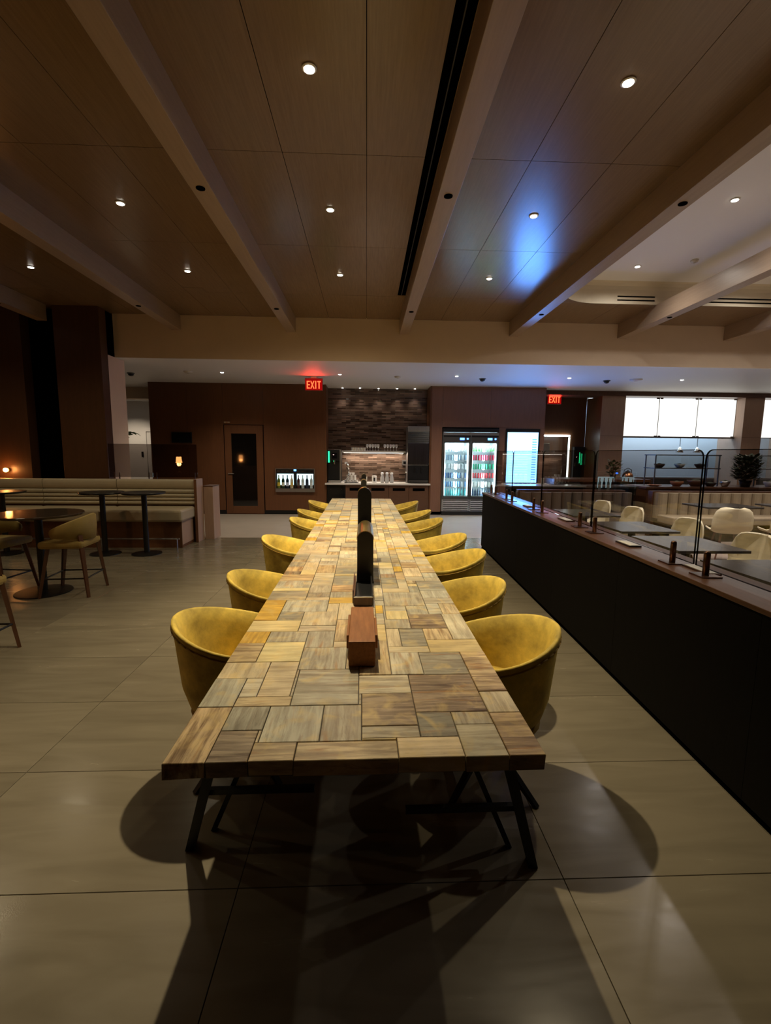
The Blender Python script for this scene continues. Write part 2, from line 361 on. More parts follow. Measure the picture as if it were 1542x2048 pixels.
# bulkhead and lower white soffit
struct(B(-4.41, XR, 8.632, 8.75, 3.16, CZ+.1).build('wall_bulkhead', M['beige']), 'beige bulkhead below the wood ceiling')
so = struct(B(XL, XR, 8.75, 13.6, 3.16, 3.3).build('ceiling_soffit', M['white']), 'white lowered ceiling over the bar wall')
B(-4.41, XR, 8.632, 8.75, 3.155, 3.16).build('edge', M['white'], so)
# wood wall behind the banquette with a black recess
wl = struct(B(XL, -4.43, 8.42, 8.95, 0, CZ).build('wall_lounge', M['void']), 'dark brown wood wall with a black vertical recess')
for x0, x1 in ((XL, -6.92), (-6.915, -5.68), (-5.15, -4.41)):
    B(x0, x1, 8.2, 8.41, 0, CZ).build('panel', M['lounge'], wl, bevel=.002)
B(-4.43, -4.41, 8.411, 8.95, 0, 3.16).build('panel', M['beige'], wl)  # side face coloured lighter than the wood, standing in for light on it
# corridor
struct(B(XL, -5.2, 12.6, 12.85, 2.87, 3.16).build('trim_1', M['beige']), 'beige header over the corridor')
cw = struct(B(XL, -5.0, 14.5, 14.6, 0, 3.0).build('wall_corridor', M['white']), 'white wall at the end of the corridor')
struct(B(XL, -5.2, 12.85, 14.6, 2.98, 3.1).build('ceiling_corridor', M['white']))
d2 = struct(MB().box(-6.67, -6.60, 14.44, 14.5, 0, 2.1).box(-6.67, -5.6, 14.44, 14.5, 2.1, 2.17).build('door_2', M['white']), 'white door frame at the end of the corridor')
B(-6.60, -5.6, 14.46, 14.5, 0, 2.1).build('door_leaf', M['white'], d2)
sw = B(-6.79, -6.73, 14.485, 14.5, 1.34, 1.50).build('wall_switch', M['plasticb'], bevel=.004); tag(sw, 'dark switch plate on the white corridor wall', 'switch')
B(-6.775, -6.745, 14.478, 14.486, 1.39, 1.45).build('rocker', M['steeld'], sw)
struct(B(XL-.1, XL, YB, 17, 0, 4).build('wall_left', M['laminate']))
struct(B(XL-.1, XR+.1, YB-.1, YB, 0, 4.3).build('wall_rear', M['laminate']))
struct(B(XR, XR+.1, YB, 14, 0, 4.3).build('wall_right', M['laminate2']))

# back wall, brown laminate panels
YW = 11.6
wb = struct(B(-5.2, -1.03, YW+.02, 12.3, 0, 3.16).build('wall_back', M['void']), 'dark reddish brown laminate wall')
for x0, x1 in ((-5.2, -4.32), (-4.32, -3.46), (-2.50, -1.03)):
    B(x0+.002, x1-.002, YW, YW+.02, .10, 3.158).build('panel', M['laminate'], wb)
B(-3.458, -2.502, YW, YW+.02, 2.185, 3.158).build('panel', M['laminate'], wb)
B(-5.2, -1.03, YW+.005, YW+.02, 0, .098).build('skirting', M['black'], wb)
d1 = struct(MB().box(-3.44, -3.28, YW-.012, YW+.02, .01, 2.17).box(-2.68, -2.52, YW-.012, YW+.02, .01, 2.17).box(-3.28, -2.68, YW-.012, YW+.02, .01, .20).box(-3.28, -2.68, YW-.012, YW+.02, 1.97, 2.17).build('door_1', M['laminate'], bevel=.003), 'brown door with a tall dark glass pane')
B(-3.28, -2.68, YW, YW+.008, .20, 1.97).build('pane', M['darkglass'], d1)
MB().cyl((-3.36, YW-.03, 1.0), (-3.24, YW-.03, 1.0), .01, n=10).cyl((-3.36, YW, 1.0), (-3.36, YW-.035, 1.0), .016, n=12).build('handle', M['steel'], d1)
# bar alcove
wa = struct(MB().box(-1.03, -.985, YW, 12.3, 0, 3.16).box(1.56, 1.60, YW, 12.3, 0, 3.16).build('wall_alcove', M['laminate']), 'bar alcove lined with small glossy brown bricks')
B(-.985, 1.56, 12.26, 12.32, 0, 3.16).build('mortar', mat('mortar', (.10, .08, .065), .8), wa)
def brick_mat():
    m = bpy.data.materials.new('glazed_brick'); m.use_nodes = True; nt = m.node_tree; b = nt.nodes['Principled BSDF']
    at = node(nt, 'ShaderNodeAttribute', attribute_name='tone'); cr = node(nt, 'ShaderNodeValToRGB')
    cr.color_ramp.elements[0].color = (.045, .026, .018, 1); cr.color_ramp.elements[1].color = (.21, .14, .105, 1)
    nt.links.new(at.outputs['Fac'], cr.inputs[0]); nt.links.new(cr.outputs[0], b.inputs['Base Color']); b.inputs['Roughness'].default_value = .10
    return m
bk = MB(); tones = []; rnd = random.Random(5)
nrow = 0; z = .80
while z < 3.14:
    x = -.985-.115*(nrow % 2)
    while x < 1.56:
        w = .23; x0 = max(x, -.984); x1 = min(x+w-.008, 1.559)
        if x1-x0 > .02:
            d = rnd.uniform(-.004, .004); tlt = rnd.uniform(-.003, .003); t = rnd.random(); y = 12.247+d; z1 = z+.031
            bk.add([(x0, y-tlt, z), (x1, y+tlt, z), (x1, y+tlt+rnd.uniform(-.002, .002), z1), (x0, y-tlt, z1), (x0, 12.262, z), (x1, 12.262, z), (x1, 12.262, z1), (x0, 12.262, z1)],
                   [(0, 1, 2, 3), (0, 4, 5, 1), (3, 2, 6, 7), (0, 3, 7, 4), (1, 5, 6, 2)])
            tones += [t]*5
        x += w
    z += .040; nrow += 1
bo = bk.build('brick', brick_mat(), wa); bo['kind'] = 'stuff'
at = bo.data.attributes.new('tone', 'FLOAT', 'FACE')
at.data.foreach_set('value', tones)
# wall right of the alcove, around the drinks fridge and the display
wr = struct(MB().box(1.60, 1.865, YW+.02, 12.4, 0, 3.16).box(3.285, 4.42, YW+.02, 12.4, 0, 3.16).box(1.865, 3.285, YW+.02, 12.4, 2.18, 3.16).box(1.865, 3.285, 12.33, 12.4, 0, 2.18).build('wall_bar', M['void']), 'taupe brown panelled wall around the drinks fridge')
lm = mat('brown_laminate_bar', (.23, .118, .078), .36, noise=.08, nscale=3, stretch=(14, 14, 1), spec=.4)
for a in ((1.602, 1.863, .08, 3.158), (1.867, 3.05, 2.182, 3.158), (3.054, 4.42, 2.182, 3.158), (3.287, 4.42, .08, 2.178)):
    B(a[0], a[1], YW, YW+.02, a[2], a[3]).build('panel', lm, wr)
# recess with the second exit sign
YN = 12.96
wn = struct(MB().box(4.42, 4.86, YN, 13.1, 0, 3.16).box(5.66, 6.09, YN, 13.1, 0, 3.16).box(4.86, 5.66, YN, 13.1, 2.06, 3.16).box(4.86, 5.66, YN, 13.1, 0, .84).box(4.86, 5.66, 13.4, 13.45, .84, 2.06).box(4.84, 4.86, YN, 13.45, .84, 2.06).box(5.66, 5.68, YN, 13.45, .84, 2.06).build('wall_recess', M['laminate']), 'dark recess beside the drinks station')
struct(B(4.42, XR, 12.02, 12.6, 3.05, 3.16).build('trim_2', M['walnutd']), 'dark reveal strip above the columns')
# columns
for i, (x0, x1) in enumerate(((6.09, 6.71), (9.91, 10.44))):
    c = struct(B(x0+.01, x1-.01, 12.11, 12.95, 0, 3.05).build('wall_column_%d' % (i+1), M['void']), ['taupe column left of the lit ceiling-height panels', 'taupe column at the far right of the kitchen'][i])
    B(x0, x1, 12.1, 12.11, 0, 2.03).build('panel', M['laminate2'], c)
    B(x0, x1, 12.1, 12.11, 2.035, 3.05).build('panel', M['laminate2'], c)
    B(x0, x0+.01, 12.111, 12.95, 0, 3.05).build('panel', M['laminate2'] if i else M['laminate'], c)
    B(x1-.01, x1, 12.111, 12.95, 0, 3.05).build('panel', M['laminate2'], c)
# kitchen behind
wk = struct(B(6.0, XR, 13.6, 13.7, 0, 3.16).build('wall_kitchen', mat('kitchen_white', (.60, .66, .72), .5)), 'white kitchen wall behind the buffet')
struct(B(6.71, 9.91, 12.35, 12.45, 2.0, 2.04).build('trim_3', M['steeld']), 'thin dark rail under the lit panels')
# ================================================================== CEILING LIGHTS
def make_downlight(r, z_mats):
    root = empty('downlight', (0, 0, 0))
    MB().lathe([(r*1.0, -.001), (r*1.28, -.001), (r*1.28, -.006), (r*1.0, -.010)], n=20).build('trim_ring', M['rim'], root)
    MB().lathe([(r*.96, -.002), (r*.90, -.0125), (r*.55, -.015), (.002, -.0155)], n=20).build('lens', z_mats, root, smooth=True)
    return root
bayname = {-6.34: 'outermost left', -4.34: 'far left', -2.35: 'left', -.36: 'middle', 1.64: 'right'}
rowname = {3.2: 'nearest the camera', 4.88: 'in the second row', 6.56: 'in the row before the bulkhead'}
proto = None
def place_downlight(loc, label, watts, r=.036, lens='bulb', col=WARM, size=130, blend=.9, group=None, spill=0):
    d = make_downlight(r, M[lens]); d.location = loc
    tag(d, label, 'ceiling light', group)
    if watts:
        spot(d, (0, 0, -.03), watts, size, blend, col, radius=.025)
        if spill: spot(d, (0, 0, -.03), watts*spill, 165, .8, col, name='lamp_spill')
    return d
for x, nm in bayname.items():
    for y, rn in rowname.items():
        if x < -5: 
            if y < 6: continue
        w = MAIN_W*{-6.34: .20, -4.34: .25, -2.35: .12, -.36: 2.1, 1.64: .36}[x]; core = x > -3
        w *= {3.2: 1.3, 4.88: .85, 6.56: 1.0}[y] if core else 1
        place_downlight((x, y, CZ), 'small recessed downlight in the %s ceiling bay, %s' % (nm, rn), w, group='ceiling downlights', size={3.2: 86, 4.88: 58, 6.56: 64}[y] if core else 130, blend=.75 if core else .9, spill={3.2: .06, 4.88: .10, 6.56: .3}[y] if core else 0)
for x, xn in ((3.82, 'nearest the wood beam'), (5.81, 'in the second bay'), (7.8, 'in the third bay')):
    for y, yn in ((5.08, 'nearer'), (6.84, 'farther')):
        place_downlight((x, y, 4.2), 'recessed downlight in the white tray ceiling %s, %s one' % (xn, yn), 210, lens='bulbw', col=(1, .93, .84), group='tray downlights', size=70, blend=.7, spill=.12)
place_downlight((3.82, 3.3, 4.2), 'recessed downlight in the white tray ceiling above the nearest dining table', 210, lens='bulbw', col=(1, .93, .84), group='tray downlights', size=70, blend=.7, spill=.12)
for i, x in enumerate((-2.98, -.56, 1.89, 4.30, 6.76, 9.2)):
    place_downlight((x, 10.03, 3.16), 'recessed downlight in the white soffit, %s from the corridor' % ORD[i], SOFFIT_W, lens='bulbw', col=(1, .86, .68), group='soffit downlights')
for i, x in enumerate((-.61, -.17, .30, .77, 1.22)):
    place_downlight((x, 12.09, 3.16), 'tiny spotlight over the brick alcove, %s from the left' % ORD[i], 5.5, r=.022, lens='bulbw', col=(1, .88, .74), size=70, blend=.6, group='alcove spotlights')
cl = place_downlight((-6.9, 13.6, 2.98), 'recessed downlight in the corridor ceiling', 40, col=(1, .82, .6), lens='bulbw')
# ceiling fittings
def camera_dome(x, label):
    c = empty('security_camera', (x, 10.32, 3.16), 0, label, 'camera')
    MB().lathe([(.075, 0), (.075, -.018), (.06, -.022)], n=18).build('base', M['steeld'], c)
    MB().lathe([(.058, -.022), (.052, -.045), (.03, -.062), (.002, -.068)], n=16).build('dome', M['plasticb'], c, smooth=True)
camera_dome(-4.96, 'dark dome fitting on the soffit by the corridor')
camera_dome(2.51, 'dark dome fitting on the soffit above the drinks fridge')
camera_dome(5.26, 'dark dome fitting on the soffit near the lit panels')
def disc(x, y, z, r, label, m='white', nm='smoke_detector'):
    c = empty(nm, (x, y, z), 0, label, 'ceiling fitting')
    MB().lathe([(r, 0), (r, -.012), (r*.75, -.03), (r*.4, -.036)], n=18).build('housing', M[m], c, smooth=True)
    MB().lathe([(r*.3, -.036), (r*.3, -.042), (.002, -.044)], n=12).build('sensor', M['rim'], c)
disc(.66, 10.23, 3.16, .07, 'round smoke detector on the soffit between two downlights', 'rim')
disc(-3.66, 10.02, 3.16, .09, 'flat white disc on the soffit near the corridor', 'rim', 'ceiling_speaker')
disc(5.80, 10.12, 3.16, .13, 'flat white speaker disc on the soffit at right', 'white', 'ceiling_speaker')
disc(4.47, 6.59, 4.2, .05, 'small white sprinkler cap on the tray ceiling', 'rim', 'sprinkler_cap')
def exit_sign(loc, label, tilt=0):
    e = empty('exit_sign', loc, tilt, label, 'exit sign')
    B(-.19, .19, -.03, .03, -.30, -.04).build('housing', M['plasticw'] if 0 else mat('exit_housing', (.35, .05, .04), .35), e, bevel=.004)
    B(-.18, .18, -.034, -.030, -.29, -.07).build('face', M['exitdim'], e)
    B(-.06, .06, -.02, .02, -.04, 0).build('canopy', M['plasticw'], e)
    y0, y1, zb, zt, t = -.040, -.0345, -.262, -.10, .024
    L = lambda: MB()
    def bx(m, x0, x1, z0, z1): return m.box(x0, x1, y0, y1, z0, z1)
    E_ = L(); bx(E_, -.150, -.150+t, zb, zt)
    for zz in (zb, (zb+zt)/2-t/2, zt-t): bx(E_, -.150+t, -.085, zz, zz+t)
    E_.build('letter_e', M['exitred'], e)
    X_ = L(); w = .022
    for s in (1, -1):
        X_.prism([(-.030-s*.034-w/2, zb), (-.030-s*.034+w/2, zb), (-.030+s*.034+w/2, zt), (-.030+s*.034-w/2, zt)], 'y', y0, y1)
    X_.build('letter_x', M['exitred'], e)
    bx(L(), .030, .030+t, zb, zt).build('letter_i', M['exitred'], e)
    T_ = L(); bx(T_, .078, .150, zt-t, zt); bx(T_, .102, .126, zb, zt-t); T_.build('letter_t', M['exitred'], e)
    area(e, (0, -.06, -.18), (-PI/2, 0, 0), .3, .2, 1.6, (1, .03, .015))
exit_sign((-1.14, 10.4, 3.16), 'glowing red EXIT sign hanging from the soffit before the brown wall')
exit_sign((4.98, 12.5, 3.16), 'glowing red EXIT sign in the dark recess beside the display')

# ================================================================== THE STONE TABLE
TY0 = 1.148
table = empty('dining_table', (-.02, TY0, 0), .0094, 'long communal table topped with a patchwork of petrified wood blocks', 'table')
RECTS = "0,0,11,27,5;11,0,22,14,6;22,0,34,8,3;34,0,62,8,3;62,0,80,9,0;80,0,92,15,0;92,0,102,21,5;23,8,40,27,1;40,8,52,27,2;22,8,23,14,0;52,8,62,9,7;52,9,69,15,1;69,9,80,22,2;11,14,23,27,2;52,15,69,34,6;80,15,92,22,2;92,21,102,34,0;69,22,92,47,6;0,27,11,46,1;11,27,29,33,3;29,27,51,52,2;51,27,52,34,1;11,33,17,46,1;17,33,28,59,0;28,33,29,52,1;51,34,69,47,1;92,34,102,66,5;0,46,17,59,0;63,47,75,66,1;75,47,92,66,2;51,47,63,78,3;28,52,46,72,2;46,52,51,68,0;0,59,11,77,3;11,59,28,78,7;80,66,102,79,7;63,66,80,72,0;46,68,51,72,1;28,72,40,90,1;40,72,51,78,0;63,72,69,92,0;69,72,80,92,2;0,77,11,90,4;11,78,28,90,2;40,78,51,104,3;59,78,63,98,7;51,78,59,86,1;80,79,92,92,3;92,79,102,111,0;51,86,59,93,3;0,90,23,104,7;23,90,40,97,1;63,92,75,104,1;75,92,92,111,6;51,93,59,104,4;23,97,40,116,0;59,98,63,113,1;0,104,11,135,4;11,104,23,116,2;40,104,51,129,0;64,104,75,116,7;51,104,59,111,3;63,104,64,125,1;75,111,86,124,1;86,111,93,128,1;93,111,102,128,3;51,111,59,122,0;59,113,63,125,4;11,116,34,135,1;34,116,40,129,0;64,116,75,124,1;51,122,59,135,1;64,124,86,148,1;59,125,64,133,1;86,128,102,137,1;34,129,51,139,4;59,133,64,141,2;0,135,21,152,2;21,135,34,140,0;51,135,59,143,3;86,137,102,151,1;34,139,51,150,1;21,140,34,148,2;59,141,64,157,0;51,143,59,159,7;21,148,34,163,1;64,148,80,156,0;80,148,86,161,2;34,150,51,164,5;86,151,102,164,2;0,152,21,158,7;64,156,74,166,2;74,156,80,170,0;59,157,64,170,1;0,158,21,174,1;51,159,59,177,3;80,161,86,166,7;21,163,34,175,0;34,164,51,185,1;86,164,102,173,2;64,166,74,180,2;80,166,86,173,3;59,170,64,176,5;74,170,80,176,1;80,173,92,183,1;92,173,102,180,0;0,174,21,189,3;21,175,34,193,0;59,176,64,184,1;74,176,80,188,3;51,177,59,184,6;64,180,74,189,6;92,180,102,192,1;80,183,92,205,0;51,184,64,197,1;34,185,51,190,7;74,188,80,196,6;0,189,11,197,6;11,189,21,201,7;64,189,74,204,1;34,190,51,205,2;92,192,102,204,3;21,193,34,214,3;74,196,80,210,4;0,197,11,211,5;51,197,64,206,2;11,201,21,223,0;64,204,74,209,0;92,204,102,210,0;34,205,51,213,0;80,205,92,222,5;51,206,64,220,7;64,209,74,222,7;74,210,80,217,2;92,210,102,217,3;0,211,11,225,2;34,213,51,230,0;21,214,34,219,1;74,217,80,237,3;92,217,102,236,0;21,219,34,228,1;51,220,64,228,1;64,222,74,244,2;80,222,92,231,1;11,223,21,236,1;0,225,11,233,3;21,228,34,236,0;51,228,64,233,0;34,230,51,238,0;80,231,92,247,7;0,233,11,247,2;51,233,64,253,7;11,236,34,248,1;92,236,102,241,2;74,237,80,250,2;34,238,51,251,1;92,241,102,248,4;64,244,74,259,1;0,247,11,253,1;80,247,92,256,0;11,248,24,253,0;24,248,34,260,3;92,248,102,258,7;74,250,80,266,3;34,251,51,264,0;0,253,24,266,0;51,253,64,265,6;80,256,92,265,7;92,258,102,280,3;64,259,74,273,7;24,260,34,270,1;34,264,51,280,6;51,265,64,274,1;80,265,92,270,1;0,266,24,287,0;74,266,80,274,4;24,270,34,278,0;80,270,92,277,4;64,273,74,278,0;51,274,64,287,7;74,274,80,288,3;80,277,92,284,1;24,278,34,285,6;64,278,74,290,3;34,280,51,298,1;92,280,102,289,4;80,284,92,299,0;24,285,34,298,0;0,287,10,297,1;10,287,24,302,1;51,287,64,304,7;74,288,80,300,0;92,289,102,311,1;64,290,74,304,7;0,297,10,308,1;24,298,37,307,0;37,298,51,305,6;80,299,92,320,0;74,300,80,310,0;10,302,24,315,6;51,304,74,309,4;37,305,51,313,3;24,307,37,320,0;0,308,10,323,4;51,309,68,317,3;68,309,74,324,0;74,310,80,322,7;92,311,102,333,1;37,313,51,319,7;10,315,24,325,1;51,317,68,330,0;37,319,51,329,1;24,320,37,334,2;80,320,92,332,1;74,322,80,327,2;0,323,10,331,1;68,324,74,331,0;10,325,24,340,3;74,327,80,335,2;37,329,51,338,0;51,330,68,348,2;0,331,10,345,7;68,331,74,350,0;80,332,92,345,3;92,333,102,347,1;24,334,37,345,7;74,335,80,348,2;37,338,51,353,0;10,340,24,353,7;0,345,10,355,0;24,345,37,365,7;80,345,92,364,1;92,347,102,361,4;51,348,68,358,2;74,348,80,354,7;68,350,74,363,3;10,353,24,358,7;37,353,51,364,3;74,354,80,359,1;0,355,10,366,3;10,358,24,370,3;51,358,68,372,1;74,359,80,372,2;92,361,102,374,2;68,363,74,373,2;37,364,51,378,0;80,364,92,379,3;24,365,37,380,1;0,366,10,377,1;10,370,24,387,3;51,372,68,378,0;74,372,80,382,4;68,373,74,382,0;92,374,102,383,6;0,377,10,390,1;37,378,50,387,3;50,378,68,386,1;80,379,92,394,7;24,380,37,395,0;68,382,80,395,1;92,383,102,403,1;50,386,68,404,2;10,387,24,400,7;37,387,50,402,1;0,390,10,407,4;80,394,92,401,7;24,395,37,401,6;68,395,80,403,5;10,400,24,408,1;24,401,37,415,5;80,401,92,407,7;37,402,50,417,7;68,403,80,413,7;92,403,102,416,2;50,404,60,418,0;60,404,68,414,2;0,407,10,416,0;80,407,92,428,0;10,408,24,415,4;68,413,80,427,2;60,414,68,422,7;10,415,24,430,7;24,415,37,427,7;0,416,10,426,1;92,416,102,435,3;37,417,50,429,1;50,418,60,433,1;60,422,68,436,2;0,426,10,436,2;24,427,37,440,6;68,427,80,438,6;80,428,92,442,2;37,429,50,437,4;10,430,24,436,4;50,433,60,445,2;92,435,102,449,3;0,436,13,450,7;13,436,24,448,1;60,436,68,456,0;37,437,50,445,1;68,438,80,447,0;24,440,37,453,0;80,442,92,451,2;37,445,60,452,2;68,447,80,459,7;13,448,24,458,2;92,449,102,464,1;0,450,13,466,1;80,451,92,467,7;37,452,48,460,1;48,452,60,469,1;24,453,37,459,0;60,456,68,466,0;13,458,24,476,2;24,459,37,472,4;68,459,80,464,3;37,460,48,468,1;68,464,80,472,7;92,464,102,478,2;0,466,13,479,3;60,466,68,473,4;80,467,92,475,1;37,468,48,477,7;48,469,60,474,6;24,472,37,487,2;68,472,80,483,0;60,473,68,479,7;48,474,60,479,2;80,475,92,487,2;13,476,24,485,2;37,477,48,492,1;92,478,102,494,2;0,479,13,495,1;48,479,68,494,1;68,483,80,496,4;13,485,24,493,1;24,487,37,495,1;80,487,92,493,0;37,492,48,507,1;13,493,24,514,7;80,493,92,505,0;48,494,61,508,2;61,494,68,499,1;92,494,102,513,1;0,495,13,509,3;24,495,37,503,2;68,496,80,507,2;61,499,68,513,0;24,503,37,511,3;80,505,92,519,1;37,507,48,518,0;68,507,80,518,0;48,508,61,527,0;0,509,13,514,7;24,511,37,522,2;61,513,68,531,0;92,513,102,521,3;0,514,24,530,4;37,518,48,526,7;68,518,80,538,0;80,519,92,537,3;92,521,102,531,7;24,522,37,537,6;37,526,48,532,2;48,527,61,537,1;0,530,24,549,1;61,531,68,539,5;92,531,102,544,2;37,532,48,542,7;24,537,37,552,7;48,537,61,549,7;80,537,92,551,5;68,538,80,548,0;61,539,68,557,6;37,542,48,550,0;92,544,102,558,1;68,548,80,560,7;0,549,24,554,3;48,549,61,557,5;37,550,48,570,2;80,551,92,566,0;24,552,37,563,1;0,554,24,568,1;48,557,58,568,1;58,557,68,568,3;92,558,102,564,2;68,560,80,568,2;24,563,37,583,5;92,564,102,571,0;80,566,92,574,0;0,568,12,583,1;12,568,24,578,2;48,568,61,581,7;61,568,80,587,7;37,570,48,580,1;92,571,102,576,1;80,574,92,588,0;92,576,102,584,1;12,578,24,592,3;37,580,48,586,1;48,581,61,595,0;0,583,12,590,1;24,583,37,595,1;92,584,102,593,1;37,586,48,597,6;61,587,80,602,0;80,588,92,610,0;0,590,12,598,1;12,592,24,599,0;92,593,102,611,1;24,595,37,605,7;48,595,61,603,6;37,597,48,612,0;0,598,12,616,2;12,599,24,613,2;61,602,80,622,1;48,603,61,609,1;24,605,37,614,7;48,609,61,621,1;80,610,92,628,1;92,611,102,626,3;37,612,48,618,3;12,613,24,624,0;24,614,37,627,3;0,616,12,627,1;37,618,48,632,3;48,621,61,634,0;61,622,80,629,1;12,624,24,634,0;92,626,102,635,0;0,627,12,635,0;24,627,37,632,0;80,628,92,638,2;61,629,74,643,3;74,629,80,639,1;24,632,34,644,0;34,632,48,645,0;12,634,24,642,2;48,634,61,647,1;0,635,12,644,3;92,635,102,642,4;80,638,92,653,4;74,639,80,654,1;12,642,24,651,0;92,642,102,656,7;61,643,74,649,1;0,644,12,649,0;24,644,34,665,1;34,645,48,667,7;48,647,61,658,7;0,649,12,662,3;61,649,74,662,1;12,651,24,662,2;80,653,92,661,0;74,654,80,663,1;92,656,102,666,5;48,658,61,673,0;80,661,92,681,1;0,662,15,672,7;15,662,24,679,1;61,662,74,672,0;74,663,80,673,1;24,665,34,673,4;92,666,102,681,7;34,667,48,673,3;0,672,15,680,0;61,672,74,692,5;24,673,35,681,7;35,673,53,680,3;53,673,61,681,2;74,673,80,685,2;15,679,24,684,7;0,680,15,691,1;35,680,53,687,4;24,681,35,691,0;53,681,61,697,0;80,681,91,690,7;91,681,102,697,5;15,684,24,697,0;74,685,80,697,1;35,687,53,697,2;80,690,91,697,0;0,691,15,697,7;24,691,35,697,0;61,692,74,697,1;"
rects = [tuple(int(a) for a in s.split(',')) for s in RECTS.strip(';').split(';')]
pal = {0: ((.60, .50, .32), .50), 1: ((.47, .425, .31), .60), 2: ((.36, .325, .235), .70), 3: ((.55, .42, .23), .85), 4: ((.62, .39, .06), .55), 5: ((.56, .40, .21), 1.0), 6: ((.33, .245, .155), 1.0), 7: ((.66, .53, .26), .40)}
base = B(-.495, .495, .012, 6.955, .698, .742).build('substrate', mat('joint_resin', (.045, .032, .02), .7), table)
rr_ = random.Random(3)
far = MB(); 
def block_dims(r):
    u0, v0, u1, v1, c = r; g = .0013
    return (-.51+u0/100+g*(u0 > 0), -.51+u1/100-g*(u1 < 102), v0/100+g*(v0 > 0), v1/100-g*(v1 < 697))
for i, r in enumerate(rects):
    x0, x1, y0, y1 = block_dims(r); zt = .75+rr_.uniform(-.0012, .0012)
    cx, cy = (x0+x1)/2, (y0+y1)/2
    c, al = pal[r[4]]; k = rr_.uniform(.82, 1.14); w = rr_.uniform(-.05, .05)
    if i < 300:
        m = MB().chbox(x0-cx, x1-cx, y0-cy, y1-cy, .704+rr_.uniform(-.004, .004), zt, .0016)
        if r[1] == 0 or r[0] == 0 or r[2] == 102:      # worn outer edge
            m.v = [(a+rr_.uniform(-.004, .002), b+(rr_.uniform(-.004, .004) if r[1] == 0 else 0), z_) if z_ < .74 else (a, b, z_) for a, b, z_ in m.v]
        sw_ = rr_.random() < .45 if (x1-x0) < (y1-y0)*1.8 else True
        if i in (0,): sw_ = False
        o = m.build('stone_block', STONE[1 if sw_ else 0], table, loc=(cx, cy, 0))
        o.color = (c[0]*k*(1+w), c[1]*k, c[2]*k*(1-w), al)
    else:
        far.chbox(x0, x1, y0, y1, .704, zt, .0016)
def far_mat():
    m = bpy.data.materials.new('petrified_wood_far'); m.use_nodes = True; nt = m.node_tree; b = nt.nodes['Principled BSDF']; L = nt.links.new
    a = node(nt, 'ShaderNodeAttribute', attribute_name='tint'); tc = node(nt, 'ShaderNodeTexCoord'); mp = node(nt, 'ShaderNodeMapping'); mp.inputs['Scale'].default_value = (6, 30, 20)
    L(tc.outputs['Object'], mp.inputs[0]); n = node(nt, 'ShaderNodeTexNoise'); n.inputs['Scale'].default_value = 1; n.inputs['Detail'].default_value = 6; L(mp.outputs[0], n.inputs['Vector'])
    r = node(nt, 'ShaderNodeMapRange'); r.inputs[1].default_value = .3; r.inputs[2].default_value = .7; r.inputs[3].default_value = .6; r.inputs[4].default_value = 1.2; L(n.outputs[0], r.inputs[0])
    s = node(nt, 'ShaderNodeVectorMath', operation='SCALE'); L(a.outputs['Color'], s.inputs[0]); L(r.outputs[0], s.inputs['Scale']); L(s.outputs[0], b.inputs['Base Color']); b.inputs['Roughness'].default_value = .42
    return m
fo = far.build('stone_block_far', far_mat(), table); fo['kind'] = 'stuff'
ta = fo.data.attributes.new('tint', 'FLOAT_COLOR', 'FACE'); tv = []
for r in rects[300:]:
    c, al = pal[r[4]]; k = rr_.uniform(.75, 1.1)
    tv += [c[0]*k, c[1]*k, c[2]*k, 1]*10
ta.data.foreach_set('color', tv)
# steel frame and splayed legs
B(-.36, .36, .30, 6.6, .655, .698).build('under_frame', M['black'], table)
def leg_frame(y, yo=0):
    for s in (-1, 1):
        yy = y+(yo if s > 0 else 0)
        lg = MB().bar((s*.485, yy, .70), (s*.665, yy-.03, 0), .062, .045, .05, .035).build('leg', M['black'], table)
        MB().bar((s*.30, yy+.05, .70), (s*.60, yy+.05, .0), .020).build('brace', M['black'], lg)
        MB().bar((s*.18, yy+.02, .20), (s*.605, yy+.02, .20), .022).build('stretcher', M['black'], lg)
leg_frame(.585, -.13); leg_frame(3.4); leg_frame(6.35)
def on_table(x, y): # a point above the table, in world coordinates
    return (x, y)
# things standing on the table
M['boxwood'] = mat('orange_walnut', (.26, .105, .035), .45, spec=.15, noise=.22, nscale=4, stretch=(18, 2, 18))
bx = empty('power_box', (-.014, 1.68, .7515), .005, 'low walnut power box on the table, nearest the camera', 'box')
MB().box(-.051, .051, 0, .40, .002, .10).build('case', M['boxwood'], bx, bevel=.003)
B(-.062, -.052, .10, .34, .03, .085).build('side_flap', M['boxwood'], bx, bevel=.002)
B(.052, .062, .10, .30, .03, .085).build('side_flap', M['boxwood'], bx, bevel=.002)
B(-.0515, -.046, .02, .38, 0, .012).build('foot_strip', M['black'], bx)
ty_ = empty('menu_tray', (-.014, 2.385, .7515), .005, 'narrow walnut and black tray behind the power box', 'tray')
B(-.048, .048, 0, .012, 0, .045).build('end_board', M['walnutd'], ty_); B(-.05, .05, -.002, .014, .045, .049).build('end_trim', M['steel'], ty_)
for s in (-1, 1): B(s*.048-.004, s*.048+.004, .012, .42, 0, .052).build('side_board', M['walnut'] if s < 0 else M['plasticb'], ty_)
B(-.044, .044, .012, .42, .0, .006).build('base_board', M['plasticb'], ty_)
B(-.058, -.052, .05, .42, .0, .07).build('outer_rail', M['walnut'], ty_)
